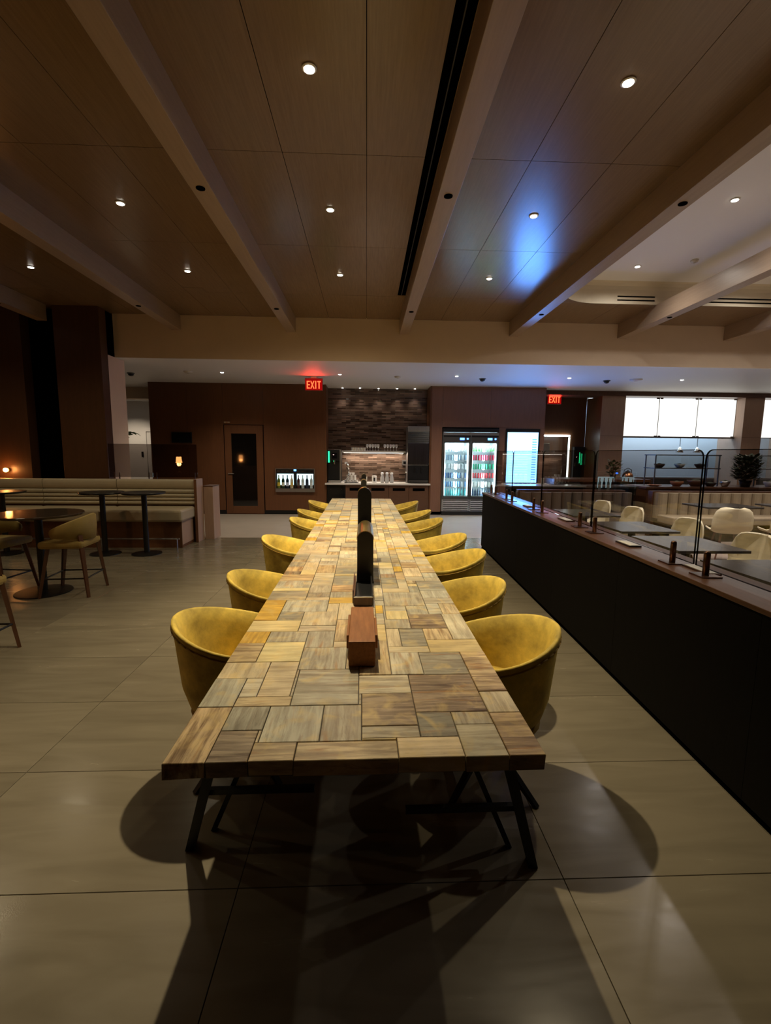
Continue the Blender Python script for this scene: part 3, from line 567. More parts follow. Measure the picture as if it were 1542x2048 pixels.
def divider(y, zt, ln, label, w=.10, brass=(0, 1), dx=-.005):
    d = empty('table_divider', (dx, y, .7515), .005, label, 'divider')
    h = zt-.7515; r = w/2
    prof = [(-r, 0), (r, 0), (r, h-r)]+[(r*math.cos(a), h-r+r*math.sin(a)) for a in [PI*i/10 for i in range(1, 10)]]+[(-r, h-r)]
    MB().prism(prof, 'y', 0, ln).build('body', M['plasticb'], d)
    r2 = r+.004; a0, a1 = brass
    outer = [(r2*math.cos(PI*(a0+(a1-a0)*i/12)), h-r+r2*math.sin(PI*(a0+(a1-a0)*i/12))) for i in range(13)]
    inner = [((r+.001)*math.cos(PI*(a0+(a1-a0)*i/12)), h-r+(r+.001)*math.sin(PI*(a0+(a1-a0)*i/12))) for i in range(12, -1, -1)]
    MB().prism(outer+inner, 'y', .0, ln*.98).build('brass_cap', M['brass'], d)
    B(-r-.004, r+.004, -.004, ln+.004, 0, .012).build('foot', M['plasticb'], d)
divider(2.82, 1.075, .46, 'low black arched divider with a brass curved cap, nearest on the table')
divider(3.36, 1.30, .10, 'tall black arched divider with a brass cap behind the nearest low one', w=.098, brass=(.42, 1.0), dx=-.012)
divider(7.20, 1.13, .30, 'low black arched divider with a brass cap near the far end of the table', w=.085, dx=-.04)
divider(7.62, 1.20, .08, 'tall thin black arched divider at the far end of the table', w=.08, dx=-.04)

# ================================================================== TUB CHAIRS
def make_tub():
    root = empty('tub_chair', (0, 0, 0))
    PM = math.radians(128); N_ = 30
    def zr(p): t = abs(p)/PM; return .785-.115*(t*t*(3-2*t))
    sec = []
    for i in range(N_+1):
        p = -PM+2*PM*i/N_; t = abs(p)/PM; top = zr(p); k = 1-.42*t**2.2
        fl_ = 1-.05*t
        ring = [(.200, .335), (.240, .375), (.268, .47), (.296*fl_, top-.06), (.305*fl_, top-.016), (.304*fl_, top-.005), (.297*fl_, top), (.290*fl_-.006*k, top-.006),
                (.262*fl_, top-.07), (.235, .58), (.214, .49), (.200, .44), (.185, .36)]
        sx, sy = math.sin(p), -math.cos(p)
        sec.append([(r*sx, r*sy*1.0, z) for r, z in ring])
    m = MB().grid(sec, False)
    n = len(sec[0])
    # close the rings at both arm ends and along the hidden bottom
    m.f.append(tuple(range(n))); m.f.append(tuple(range(N_*n, N_*n+n)))
    for i in range(N_): m.f.append((i*n, (i+1)*n, (i+1)*n+n-1, i*n+n-1))
    o = m.build('shell', M['velvet'], root, smooth=True)
    pts = []
    for i in range(0, N_+1, 1):
        p = -PM+2*PM*i/N_; t = abs(p)/PM; r = .3045*(1-.05*t)
        pts.append((r*math.sin(p), -r*math.cos(p), zr(p)-.032))
    MB().tube(pts, .0035, 5).build('piping', M['velvetd'], o, smooth=True)
    MB().lathe([(.05, .34), (.20, .35), (.205, .40), (.203, .465), (.19, .485), (.12, .497), (.002, .50)], c=(0, .015, 0), n=26).build('seat', M['velvet'], root, smooth=True)
    MB().lathe([(.03, .335), (.235, .33), (.20, .30), (.05, .292)], n=24).build('pan', M['velvetd'], root, smooth=True)
    MB().cyl((0, 0, .16), (0, 0, .30), .03, n=14).build('swivel_column', M['black'], root)
    for k in range(4):
        a = PI/4+k*PI/2
        MB().bar((.02*math.cos(a), .02*math.sin(a), .20), (.27*math.cos(a), .27*math.sin(a), .0), .035, .03, .022, .018).build('leg', M['black'], root)
    return root
tub = make_tub(); first = [True]
def place_tub(x, y, rz, label):
    t = tub if first[0] else copy_tree(tub); first[0] = False
    t.location = (x, y, 0); t.rotation_euler.z = rz; tag(t, label, 'chair', 'mustard tub chairs along the stone table')
lefts = [(-.61, 2.20, -1.46), (-.585, 2.98, -1.50), (-.655, 4.28, -1.62), (-.60, 5.50, -1.57), (-.63, 6.32, -1.50), (-.62, 7.45, -1.60)]
rights = [(.585, 2.06, 1.50), (.55, 2.77, 1.62), (.655, 3.66, 1.52), (.66, 4.40, 1.60), (.61, 5.48, 1.57), (.575, 6.28, 1.50), (.53, 7.42, 1.60)]
for i, (x, y, a) in enumerate(lefts): place_tub(x, y, a, 'mustard velvet tub chair on the left of the stone table, %s from the near end' % ORD[i])
for i, (x, y, a) in enumerate(rights): place_tub(x, y, a, 'mustard velvet tub chair on the right of the stone table, %s from the near end' % ORD[i])
# ================================================================== PARTITION AND ITS GLASS
pr = empty('partition', (1.605, 0, 0), -.04, 'long low black partition with a walnut cap along the dining area', 'partition')
yy = [-.6, .62, 1.84, 3.06, 4.28, 5.50, 6.70, 7.56]
for a, b in zip(yy[:-1], yy[1:]): B(0, .02, a+.001, b-.001, .035, .895).build('panel', M['blackwood'], pr)
B(.02, .285, -.6, 7.55, 0, .893).build('core', M['blackwood'], pr)
B(.008, .02, -.6, 7.55, 0, .033).build('plinth', M['void'], pr)
B(-.012, .31, -.62, 7.575, .897, .922).build('cap', M['walnut'], pr, bevel=.003)
def pl(x, y): # partition local -> world
    c, s = math.cos(-.04), math.sin(-.04); return (1.605+x*c-y*s, x*s+y*c)
GX = .135
gaps = [1.24, 2.50, 3.83, 5.11, 6.32, 7.27]
for i, (a, b) in enumerate(zip(gaps[:-1], gaps[1:])):
    w = pl(GX, a); g = empty('glass_screen', (w[0], w[1], .9225), -.04, 'upright smoked glass screen on the partition cap, %s from the camera' % ORD[i], 'glass screen', 'glass screens on the partition')
    ln = b-a-.02; r = .05; h = .665
    p = [(0.0, .03), (ln, .03)]+arc(ln-r, h-r, r, 0, PI/2, 6)+arc(r, h-r, r, PI/2, PI, 6)
    me = MB().add([(0, u, z) for u, z in p], [tuple(range(len(p)))])
    me.build('pane', M['glass'], g)
    ed = MB(); q = p+[p[0]]
    for (u0, z0), (u1, z1) in zip(q[:-1], q[1:]): ed.bar((0, u0, z0), (0, u1, z1), .008, .004)
    ed.build('polished_edge', M['acrylic'], g)
def post(x, y, label):
    w = pl(x, y); q = empty('glass_post', (w[0], w[1], .9225), -.04, label, 'post', 'bronze posts on the partition cap')
    B(-.055, .055, -.055, .055, 0, .007).build('base_plate', M['bronze'], q, bevel=.002)
    MB().lathe([(.0165, .007), (.0165, .115), (.015, .126), (.010, .132), (.002, .134)], n=16).build('stem', M['bronze'], q, smooth=True)
k = 0
for gp in gaps:
    for d in (-.145, .145):
        y = gp+d
        if y > 7.5 or (gp < 1.3): continue
        post(.105, y, 'bronze glass clamp post on the partition cap, %s from the camera' % ORD[k % 10]); k += 1
def cap_item(x, y, sx, sy, h, label, m, cat, nm, rz=-.04):
    w = pl(x, y); o = empty(nm, (w[0], w[1], .9225), rz, label, cat)
    B(-sx/2, sx/2, -sy/2, sy/2, 0, h).build('holder', m, o, bevel=.001)
    B(-sx/2+.008, sx/2-.008, -sy/2+.01, sy/2-.01, h, h+.002).build('card', M['paper'], o)
cap_item(.13, 3.20, .085, .20, .010, 'small black card holder on the cap beside the second glass screen', M['plasticb'], 'card holder', 'card_holder')
cap_item(.16, 2.47, .075, .22, .008, 'small card tray between the two nearest bronze posts', M['bronze'], 'card holder', 'card_holder')
cap_item(.15, 4.40, .085, .22, .010, 'flat card tray on the cap before the third glass screen', M['bronze'], 'card holder', 'card_holder')
cap_item(.13, 5.55, .08, .18, .010, 'small dark card tray on the cap near the far glass screen', M['plasticb'], 'card holder', 'card_holder')

# ================================================================== DINING AREA BEHIND THE PARTITION
def square_table(x, y, label, sx=.64, sy=.72, top=None):
    t = empty('dining_table', (x, y, .003), 0, label, 'table', 'small dining tables')
    B(-sx/2, sx/2, -sy/2, sy/2, .722, .747).build('tabletop', top or M['stonetop'], t, bevel=.003)
    MB().cyl((0, 0, .02), (0, 0, .722), .04, n=14).build('column', M['black'], t)
    B(-.22, .22, -.22, .22, 0, .02).build('base', M['black'], t, bevel=.004)
for i, (x, y) in enumerate(((2.92, 3.10), (2.97, 4.14), (3.02, 5.12), (3.05, 6.35))):
    square_table(x, y, 'dark stone square table behind the partition, %s from the camera' % ORD[i])
square_table(5.78, 7.32, 'dark table in front of the tufted booth, left of the pair', .9, .62)
square_table(7.05, 7.32, 'dark table in front of the tufted booth, right of the pair', .9, .62)
def make_shell():
    root = empty('shell_chair', (0, 0, .003))
    prof = [(.225, .425, .20), (.20, .445, .225), (.10, .437, .235), (-.05, .430, .24), (-.14, .445, .245), (-.195, .50, .25), (-.222, .58, .25), (-.240, .68, .243), (-.255, .76, .215), (-.262, .80, .17), (-.264, .815, .11)]
    rows = []
    for j, (y, z, hw) in enumerate(prof):
        r = []; back = max(0, min(1, (j-3)/3))
        for i in range(13):
            u = -1+2*i/12; wrap = u*u
            r.append((u*hw, y+back*.10*wrap, z+(1-back)*.05*wrap*wrap+(back*(1-back))*.1*wrap))
        rows.append(r)
    o = MB().grid(rows).build('bucket', M['shell'], root, smooth=True)
    sd = o.modifiers.new('solidify', 'SOLIDIFY'); sd.thickness = .018; sd.offset = 0
    MB().lathe([(.002, .442), (.17, .445), (.185, .455), (.17, .468), (.002, .472)], c=(0, .03, 0), n=18).build('cushion', M['shell'], root, smooth=True)
    for sx in (-1, 1):
        for sy in (-1, 1): MB().cyl((sx*.12, sy*.12, .42), (sx*.20, sy*.20, 0), .014, .009, n=8).build('leg', M['walnutd'], root)
    return root
sh = make_shell(); sh1 = [True]
def place_shell(x, y, rz, label):
    t = sh if sh1[0] else copy_tree(sh); sh1[0] = False
    t.location = (x, y, .003); t.rotation_euler.z = rz; tag(t, label, 'chair', 'cream shell chairs in the dining area')
for i, (x, y) in enumerate(((3.52, 4.18), (3.60, 5.22), (3.60, 6.36), (3.58, 7.20))): place_shell(x, y, PI/2+.08, 'cream shell chair facing the partition, %s from the camera' % ORD[i])
for i, (x, y) in enumerate(((2.42, 3.12), (2.44, 4.16), (2.46, 5.14), (2.49, 6.36))): place_shell(x, y, -PI/2, 'cream shell chair tucked against the partition, %s from the camera' % ORD[i])
place_shell(5.28, 6.52, -.35, 'large cream chair seen from behind before the booth table, left one')
place_shell(6.05, 6.45, -.2, 'cream chair seen from behind at the right edge of the picture')
# tufted booth
bo_ = empty('booth', (5.46, 8.42, .003), 0, 'long booth with vertical channel tufting in beige fabric', 'booth')
n = 0; x = 0
while x < 6.3:
    MB().prism(arc(x+.10, .12, .10, PI, 2*PI, 8)+[(x+.20, .22), (x, .22)], 'z', .36, .84).build('channel', M['tufted'], bo_, smooth=False); x += .203
B(0, 6.3, -.42, .05, .30, .44).build('seat', M['tufted'], bo_, bevel=.02); B(.03, 6.3, -.36, .3, 0, .30).build('plinth', M['blackwood'], bo_)
B(-.03, 6.3, .20, .34, .0, .865).build('back_board', M['walnutd'], bo_)
# second shorter booth, further back on the left
b2 = empty('booth', (3.05, 8.95, .0), 0, 'short dark tufted booth before the display wall', 'booth')
x = 0
while x < 2.1:
    MB().prism(arc(x+.10, .12, .10, PI, 2*PI, 8)+[(x+.20, .22), (x, .22)], 'z', .30, .80).build('channel', mat('tufted_dark', (.15, .115, .085), .7), b2); x += .203
B(-.03, 2.15, .20, .34, 0, .84).build('back_board', M['walnutd'], b2); B(0, 2.1, -.35, .05, 0, .42).build('seat', mat('tufted_dark', (.1, .08, .06), .7), b2, bevel=.02)
cd = empty('console', (3.0, 9.45, 0), 0, 'long dark counter with a stone edge before the display wall', 'counter')
B(0, 2.6, 0, .5, .0, .86).build('body', M['blackwood'], cd); B(-.03, 2.63, -.03, .53, .86, .90).build('top', M['stonetop'], cd, bevel=.003)

# ================================================================== KITCHEN AND BUFFET
bf = empty('buffet_counter', (5.75, 9.35, 0), 0, 'long walnut edged buffet counter behind the booth', 'counter')
B(0, 6.2, 0, .8, 0, .86).build('body', M['walnutd'], bf); B(-.02, 6.2, -.03, .83, .86, .90).build('top', M['walnut'], bf, bevel=.004)
def sneeze(x0, x1, label):
    s = empty('food_shelf', (x0, 9.75, .9), 0, label, 'shelf')
    w = x1-x0
    for a in (0, w):
        for b in (0, .35): MB().cyl((a, b, 0), (a, b, .66), .014, n=8).build('upright', M['steeld'], s)
    for z in (.36, .64): B(-.02, w+.02, -.03, .38, z, z+.02).build('shelf_board', M['steeld'], s)
    MB().box(0, w, -.02, -.016, .38, .64).build('glass_guard', M['clear'], s)
sneeze(6.15, 7.55, 'steel food shelf on the buffet, left of the dark plant'); sneeze(8.36, 9.75, 'steel food shelf on the buffet, right of the dark plant')
def bowl(x, y, z, r, h, m, label, nm='serving_bowl', cat='bowl'):
    o = MB().lathe([(r*.45, 0), (r*.55, .004), (r*.9, h*.6), (r, h), (r*.94, h), (r*.8, h*.55), (r*.4, .012)], n=16).build(nm, M[m], None, smooth=True, loc=(x, y, z)); tag(o, label, cat)
    MB().lathe([(r*.86, h*.62), (r*.6, h*.95), (r*.2, h*1.15), (.002, h*1.2)], n=12).build('food', M['leafd'] if m != 'copper' else M['terracotta'], o, smooth=True)
bowl(6.55, 9.60, .9, .13, .10, 'terracotta', 'terracotta bowl on the left of the buffet'); bowl(6.95, 9.58, .9, .17, .13, 'walnutd', 'large dark wooden bowl heaped with greens on the buffet')
bowl(7.28, 9.60, .9, .12, .08, 'plasticb', 'low black bowl near the middle of the buffet'); bowl(8.86, 9.6, .9, .14, .06, 'plasticb', 'flat black dish right of the plant'); bowl(9.2, 9.6, .9, .14, .06, 'steel', 'flat steel dish at the right of the buffet')
bowl(8.56, 9.58, .9, .11, .11, 'ceramic', 'white bowl of greens just right of the dark plant'); bowl(7.56, 9.55, .9, .10, .12, 'steel', 'deep steel bowl just left of the dark plant'); bowl(9.55, 9.6, .9, .13, .09, 'terracotta', 'terracotta dish at the far right of the buffet')
for i_, x_ in enumerate((6.35, 6.8, 7.25, 8.5, 9.0, 9.4)):
    bowl(x_, 9.92, 1.281, .11, .08, ('walnutd', 'ceramic', 'plasticb')[i_ % 3], '%s bowl on the middle board of the buffet shelves, %s from the left' % (('wooden', 'white', 'black')[i_ % 3], ORD[i_]))
bowl(6.05, 9.58, .9, .15, .03, 'copper', 'shallow copper pan at the left end of the buffet')
def shrub(x, y, z, h, r, label, pot='plasticb', n=150, nm='potted_plant', seed=1, leaf='leafd'):
    p = empty(nm, (x, y, z), 0, label, 'plant'); R = random.Random(seed)
    MB().lathe([(r*.35, 0), (r*.5, h*.22), (r*.46, h*.22), (r*.3, h*.2)], n=14).build('pot', M[pot], p, smooth=True)
    m = MB()
    for i in range(n):
        a = R.uniform(0, 2*PI); rr = r*math.sqrt(R.random()); zz = h*(.22+.78*R.random()); rr *= 1-.4*abs(zz/h-.6); l = R.uniform(.06, .13); w = l*.35
        c = Vector((rr*math.cos(a), rr*math.sin(a), zz)); d = Vector((math.cos(a), math.sin(a), R.uniform(-.3, .9))).normalized(); t = d.cross(Vector((0, 0, 1))).normalized()
        m.add([c, c+d*l*.5+t*w, c+d*l, c+d*l*.5-t*w], [(0, 1, 2, 3)])
    f = m.build('foliage', M[leaf], p); f['kind'] = 'stuff'
    MB().cyl((0, 0, h*.15), (0, 0, h*.75), .012, n=8).build('stem', M['walnutd'], p)
shrub(7.96, 9.50, .9, .64, .24, 'dark bushy plant standing on the buffet', n=1100, seed=3)
shrub(6.18, 11.5, .96, .42, .16, 'small green plant beside the copper kettle', pot='walnutd', n=160, seed=5, leaf='green')
# glass rack cabinet left of the buffet
gc = empty('glass_cabinet', (4.45, 10.9, 0), 0, 'dark cabinet with rows of upturned glasses below the column', 'cabinet')
B(.0, 2.35, .0, .9, 0, .55).build('body', M['walnutd'], gc); B(0, 2.35, .5, .9, .55, .90).build('back_panel', M['walnutd'], gc); B(0, 2.35, 0, .9, .90, .96).build('top', M['walnutd'], gc)
for a in (0, 1.15, 2.32): B(a, a+.03, 0, .5, .55, .90).build('divider', M['walnutd'], gc)
gme = MB().lathe([(.036, 0), (.036, .09), (.030, .105), (.004, .11)], n=12)
gmesh = gme.mesh('tumbler', mat('glass_tumbler', (.55, .68, .72), .1, spec=.8))
j = 0
for x in [4.52+.105*i for i in range(9)]+[5.68+.105*i for i in range(8)]:
    o = bpy.data.objects.new('tumbler', gmesh); COL.objects.link(o); o.location = (x, 11.03, .7 if False else .551)
    tag(o, 'clear tumbler upside down in the dark glass cabinet, %s in the %s group' % (ORD[j % 9], ('left', 'right')[j//9]), 'glass', 'tumblers in the glass cabinet'); j += 1
kt = empty('kettle', (6.42, 11.25, .961), 0, 'copper kettle with a dark lid on the glass cabinet', 'kettle')
MB().lathe([(.11, 0), (.13, .05), (.11, .12), (.06, .16)], n=18).build('body', M['copper'], kt, smooth=True); MB().lathe([(.065, .16), (.05, .185), (.015, .19), (.015, .215), (.002, .22)], n=12).build('lid', M['plasticb'], kt, smooth=True)
MB().tube([(-.1, 0, .14), (-.09, 0, .22), (0, 0, .26), (.09, 0, .22), (.1, 0, .14)], .008).build('handle', M['plasticb'], kt)
# lit panels over the kitchen pass
for i, (x0, x1) in enumerate(((6.73, 7.78), (7.80, 8.84), (8.86, 9.90))):
    p = empty('light_panel', ((x0+x1)/2, 12.40, 2.04), 0, 'glowing white glass panel above the kitchen pass, %s from the left' % ORD[i], 'light panel', 'lit panels above the kitchen')
    w = (x1-x0)/2
    B(-w, w, -.012, .012, .0, 1.0).build('pane', M['panel'] if 'panel' in M else emis('lit_panel', (1, .97, .90), .62), p)
    B(w+.002, w+.016, -.016, .010, 0, 1.0).build('joint_strip', M['steeld'], p)
    for s in (-1, 1):
        for z in (0, .99): B(s*w*.92-.035, s*w*.92+.035, -.028, -.013, z-.012, z+.022).build('clip', M['steeld'], p)
    B(-w, w, -.02, .02, -.02, -.001).build('rail', M['steeld'], p)
p = empty('light_panel', (10.95, 12.40, 2.04), 0, 'glowing white glass panel beyond the far right column', 'light panel', 'lit panels above the kitchen'); B(-.5, .5, -.012, .012, 0, 1.0).build('pane', MATS['lit_panel'], p); B(-.5, .5, -.02, .02, -.02, -.001).build('rail', M['steeld'], p)
kl = empty('kitchen_light', (8.6, 13.1, 3.14), 0, 'long ceiling light inside the kitchen behind the lit panels', 'ceiling light'); B(-2.4, 2.4, -.08, .08, -.03, 0).build('housing', M['plasticw'], kl); B(-2.38, 2.38, -.07, .07, -.035, -.031).build('diffuser', emis('kitchen_tube', (.75, .88, 1), 1), kl)
area(kl, (0, 0, -.05), (0, 0, 0), 4.6, .14, 38, (.50, .76, 1.0))
kc = empty('kitchen_counter', (6.8, 12.95, 0), 0, 'steel kitchen counter under the white wall', 'counter'); B(0, 4.8, 0, .6, 0, .88).build('body', M['steeld'], kc); B(-.02, 4.82, -.02, .62, .88, .92).build('top', M['steel'], kc)
hl = empty('heat_lamp', (9.05, 12.9, 1.62), 0, 'pair of small shiny heat lamps hanging in the kitchen pass', 'lamp')
for s in (-.25, .25):
    MB().lathe([(.10, 0), (.09, .06), (.04, .13), (.02, .16)], c=(s, 0, 0), n=14).build('shade', M['chrome'], hl, smooth=True); MB().cyl((s, 0, .16), (s, 0, 1.54), .008, n=6).build('cord', M['plasticb'], hl)
# drinks niche with lit frame
nf = empty('lit_frame', (5.26, 12.95, .84), 0, 'white lit frame around the small drinks niche', 'light')
B(-.40, .40, -.03, 0, 1.19, 1.23).build('top_strip', M['ledwhite'], nf); B(.36, .40, -.03, 0, 0, 1.17).build('side_strip', emis('led_soft', (.85, 1, .92), 1.4), nf)
nc = empty('niche_counter', (5.26, 12.62, 0), 0, 'pale ledge below the drinks niche', 'counter'); B(-.45, .45, 0, .33, .0, .80).build('body', M['laminate'], nc); B(-.47, .47, -.03, .33, .80, .84).build('top', M['counter'], nc)
dp = empty('paper_dispenser', (4.98, 12.90, 1.52), 0, 'cream towel dispenser in the drinks niche', 'dispenser'); B(-.11, .11, 0, .10, 0, .32).build('case', M['shell'], dp, bevel=.01); B(-.09, .09, -.012, 0, .0, .03).build('slot', M['plasticb'], dp)
cme = MB().lathe([(.028, 0), (.038, .085), (.034, .085), (.025, .01)], n=12).mesh('cup', M['ceramic'])
for i in range(4):
    o = bpy.data.objects.new('cup', cme); COL.objects.link(o); o.location = (4.95+.095*i, 12.72, .8405); tag(o, 'white cup on the niche ledge, %s from the left' % ORD[i], 'cup', 'cups on the niche ledge')
gl_ = empty('drinks_machine', (5.90, 12.80, 0), 0, 'dark drinks machine with a thin green light in the recess', 'machine'); B(-.16, .16, 0, .16, 0, 1.75).build('body', M['plasticb'], gl_, bevel=.01); B(-.006, .006, -.006, 0, 1.30, 1.60).build('green_light', M['ledgreen'], gl_)
# ================================================================== BAR ALCOVE
bc = empty('bar_counter', (.29, 11.52, 0), 0, 'white quartz counter top across the brick alcove', 'counter')
B(-1.31, 1.30, 0, .74, .745, .785).build('slab', M['counter'], bc, bevel=.004)
def cab(x0, x1, label, m='cupb', slot=True):
    c = empty('base_cabinet', ((x0+x1)/2, 11.56, 0), 0, label, 'cabinet', 'cabinets under the bar counter'); w = (x1-x0)/2-.003
    B(-w, w, .03, .68, .08, .743).build('body', M['laminate'], c); d = B(-w, w, .008, .03, .09, .738).build('door', M[m], c, bevel=.002)
    if slot: B(-w*.62, w*.62, .003, .009, .60, .67).build('slot_handle', M['void'], d)
    B(-w, w, .09, .6, 0, .08).build('toe_kick', M['black'], c)
dw = empty('under_counter_fridge', (-.75, 11.56, 0), 0, 'black under-counter fridge at the left of the bar', 'appliance'); B(-.22, .22, .03, .68, .05, .743).build('body', M['plasticb'], dw); d_ = B(-.215, .215, .008, .03, .07, .735).build('door', M['screen'], dw, bevel=.003)
for s in (-.12, .14): MB().lathe([(.018, 0), (.018, .01)], n=10).build('badge', M['chrome'], d_, loc=(s, .0, .63))
B(-.22, .22, .10, .6, 0, .05).build('plinth', M['black'], dw)
for (x0, x1), nm in zip(((-.52, .02), (.02, .56), (.56, 1.06), (1.06, 1.55)), ('first', 'second', 'third', 'fourth')): cab(x0, x1, 'brown bar cabinet with a dark slot handle, %s from the black fridge' % nm)
# shelf with glasses
bs = empty('bar_shelf', (.2, 12.0, 1.535), 0, 'white lit shelf on the brick wall', 'shelf')
B(-.83, .80, 0, .245, 0, .05).build('board', M['counter'], bs, bevel=.003); B(-.78, .75, .10, .12, -.006, -.001).build('light_strip', emis('shelf_led', (1, .86, .68), 6), bs)
area(bs, (0, .11, -.02), (0, 0, 0), 1.5, .03, 6.5, (1, .85, .68))
def wine_glass():
    return MB().lathe([(.032, 0), (.032, .003), (.006, .006), (.004, .07), (.02, .085), (.034, .11), (.033, .145), (.028, .165), (.026, .165), (.031, .14), (.031, .112), (.002, .09)], n=12)
wgm = wine_glass().mesh('wine_glass', mat('stem_glass', (.9, .9, .9), .08, spec=.9, metal=.5))
for side, xs_, nm in (('left', [.02+.07*i for i in range(5)], 0), ('right', [.47+.075*i for i in range(5)], 0)):
    for x in xs_:
        o = bpy.data.objects.new('wine_glass', wgm); COL.objects.link(o); o.location = (x, 12.1, 1.5855); tag(o, 'stemmed wine glass in the %s group on the bar shelf, %s from the left' % (side, ORD[xs_.index(x)]), 'glass', '%s wine glasses on the bar shelf' % side)
tgm = MB().lathe([(.028, 0), (.032, .08), (.03, .08), (.026, .008)], n=12).mesh('tumbler', mat('stem_glass', (.62, .62, .62), .06))
for i in range(6):
    o = bpy.data.objects.new('tumbler', tgm); COL.objects.link(o); o.location = (-.36+.062*i, 12.1, 1.5855); tag(o, 'short tumbler at the left of the bar shelf, %s from the left' % ORD[i], 'glass', 'tumblers on the bar shelf')
CT = .7855
# coffee machine
cm = empty('coffee_machine', (-.80, 11.78, CT), 0, 'black coffee machine with a green light at the left of the bar', 'coffee machine')
B(-.17, .17, .05, .42, 0, .82).build('body', M['plasticb'], cm, bevel=.01); B(-.165, .17, -.04, .05, .55, .82).build('head', M['plasticb'], cm, bevel=.008); B(-.15, .16, -.06, .05, 0, .05).build('drip_tray', M['steel'], cm, bevel=.004)
B(-.155, -.115, -.047, -.040, .38+.12, .78).build('green_light', M['ledgreen'], cm); B(.135, .165, -.06, -.035, .05, .82).build('steel_trim', M['steel'], cm)
MB().cyl((0, 0, .55), (0, 0, .46), .03, .02, n=10).build('spout', M['chrome'], cm); B(-.06, .07, -.046, -.040, .60, .74).build('control_panel', M['screen'], cm); MB().lathe([(.012, 0), (.012, .006)], n=8).build('indicator', emis('led_pink', (1, .6, .5), 5), cm, loc=(-.02, -.048, .69))
hs = MB().tube([(-.50, 11.72, 1.28), (-.47, 11.70, 1.26), (-.45, 11.70, 1.15), (-.44, 11.70, 1.02), (-.47, 11.70, .90), (-.55, 11.70, .84), (-.64, 11.72, .82)], .018, 8).build('steam_hose', M['chrome'], smooth=True); tag(hs, 'pale curved hose hanging beside the coffee machine', 'hose')
MB().cyl((-.54, 11.72, 1.28), (-.48, 11.72, 1.28), .022, n=10).build('nozzle', M['chrome'], hs)
# cups stacked in a pyramid
cup2 = MB().lathe([(.028, 0), (.036, .03), (.040, .06), (.036, .06), (.026, .008)], n=14).mesh('cup', M['ceramic'])
tr_ = B(-.55, -.20, 11.66, 11.86, CT, CT+.012).build('cup_tray', M['plasticb'], bevel=.003); tag(tr_, 'black tray under the stacked white cups', 'tray'); B(-.54, -.21, 11.655, 11.66, CT+.004, CT+.018).build('lip', M['plasticb'], tr_)
for lv, n_ in ((0, 4), (1, 3), (2, 3), (3, 2)):
    for i in range(n_):
        o = bpy.data.objects.new('cup', cup2); COL.objects.link(o); o.location = (-.375+(i-(n_-1)/2)*.083, 11.76, CT+.0125+.0605*lv)
        tag(o, 'white cup stacked on the black tray, %s in the %s layer up' % (ORD[i], ORD[lv]), 'cup', 'white cups stacked on the bar')
cn = empty('canister', (.20, 11.80, CT), 0, 'white canister with a dark window on the bar counter', 'canister'); MB().lathe([(.06, 0), (.06, .17), (.05, .18), (.002, .182)], n=16).build('body', M['ceramic'], cn, smooth=False); B(-.02, .02, -.063, -.055, .04, .13).build('window', M['plasticb'], cn)
for i, x in enumerate((.40, .52, .64)):
    c = empty('carafe', (x, 11.8, CT), 0, 'clear lidded carafe on the bar counter, %s from the left' % ORD[i], 'carafe', 'carafes on the bar'); MB().lathe([(.045, 0), (.05, .06), (.045, .13), (.03, .19), (.035, .22)], n=14).build('bottle', mat('carafe_glass', (.5, .5, .5), .08, spec=.9), c, smooth=True); MB().lathe([(.037, .22), (.037, .25), (.02, .26)], n=12).build('lid', M['plasticw'], c)
tp = empty('tap', (1.00, 11.85, CT), 0, 'slim chrome water tap on the bar counter', 'tap'); MB().cyl((0, 0, 0), (0, 0, .26), .011, n=10).build('stem', M['chrome'], tp); MB().tube([(0, 0, .26), (0, -.03, .285), (0, -.09, .28), (0, -.11, .25)], .009).build('spout', M['chrome'], tp, smooth=True)
cs = empty('cup_stack', (-.02, 11.78, CT), 0, 'small stack of beige paper cups behind the table divider', 'cups'); MB().lathe([(.03, 0), (.04, .14), (.036, .14)], n=12).build('cup', M['paper'], cs); MB().lathe([(.042, .14), (.042, .155), (.036, .155)], n=12).build('top_rim', M['paper'], cs)
wm = empty('wall_dispenser', (1.05, 12.15, 1.22), 0, 'small steel dispenser on the brick wall by the ice machine', 'dispenser'); B(-.12, .12, 0, .095, 0, .13).build('case', M['steel'], wm, bevel=.008); B(-.09, -.02, -.006, 0, .03, .10).build('window', M['screen'], wm)
# tall ice and water dispenser
im = empty('ice_dispenser', (1.29, 11.64, CT), 0, 'tall steel ice and water dispenser with a louvred top', 'dispenser')
B(-.265, .265, .02, .58, .0, 1.40).build('body', M['steel'], im, bevel=.006)
B(-.27, .27, 0, .02, 1.28, 1.41).build('top_band', M['steel'], im, bevel=.003)
for i in range(6): MB().prism([(.0, 1.005+i*.045), (.02, 1.005+i*.045), (.02, 1.045+i*.045), (.008, 1.045+i*.045)], 'x', -.262, .262).build('louvre', M['plasticb'], im)
B(-.262, .262, .004, .02, .46, 1.0).build('front_panel', mat('polished_steel', (.34, .34, .35), .18, metal=1, noise=.3, nscale=3, stretch=(20, 1, .3)), im, bevel=.003); B(-.262, .262, .008, .02, .02, .45).build('dispense_bay', M['plasticb'], im)
B(-.24, .24, -.07, .01, .03, .07).build('drip_tray', M['plasticb'], im); B(-.24, .24, -.075, -.07, .055, .075).build('tray_edge', M['steel'], im)
for s in (-.08, .09): MB().cyl((s, -.01, .40), (s, -.01, .27), .025, .018, n=10).build('spout', M['plasticb'], im)
B(.262, .27, 0, .03, .45, 1.28).build('edge_strip', M['chrome'], im)

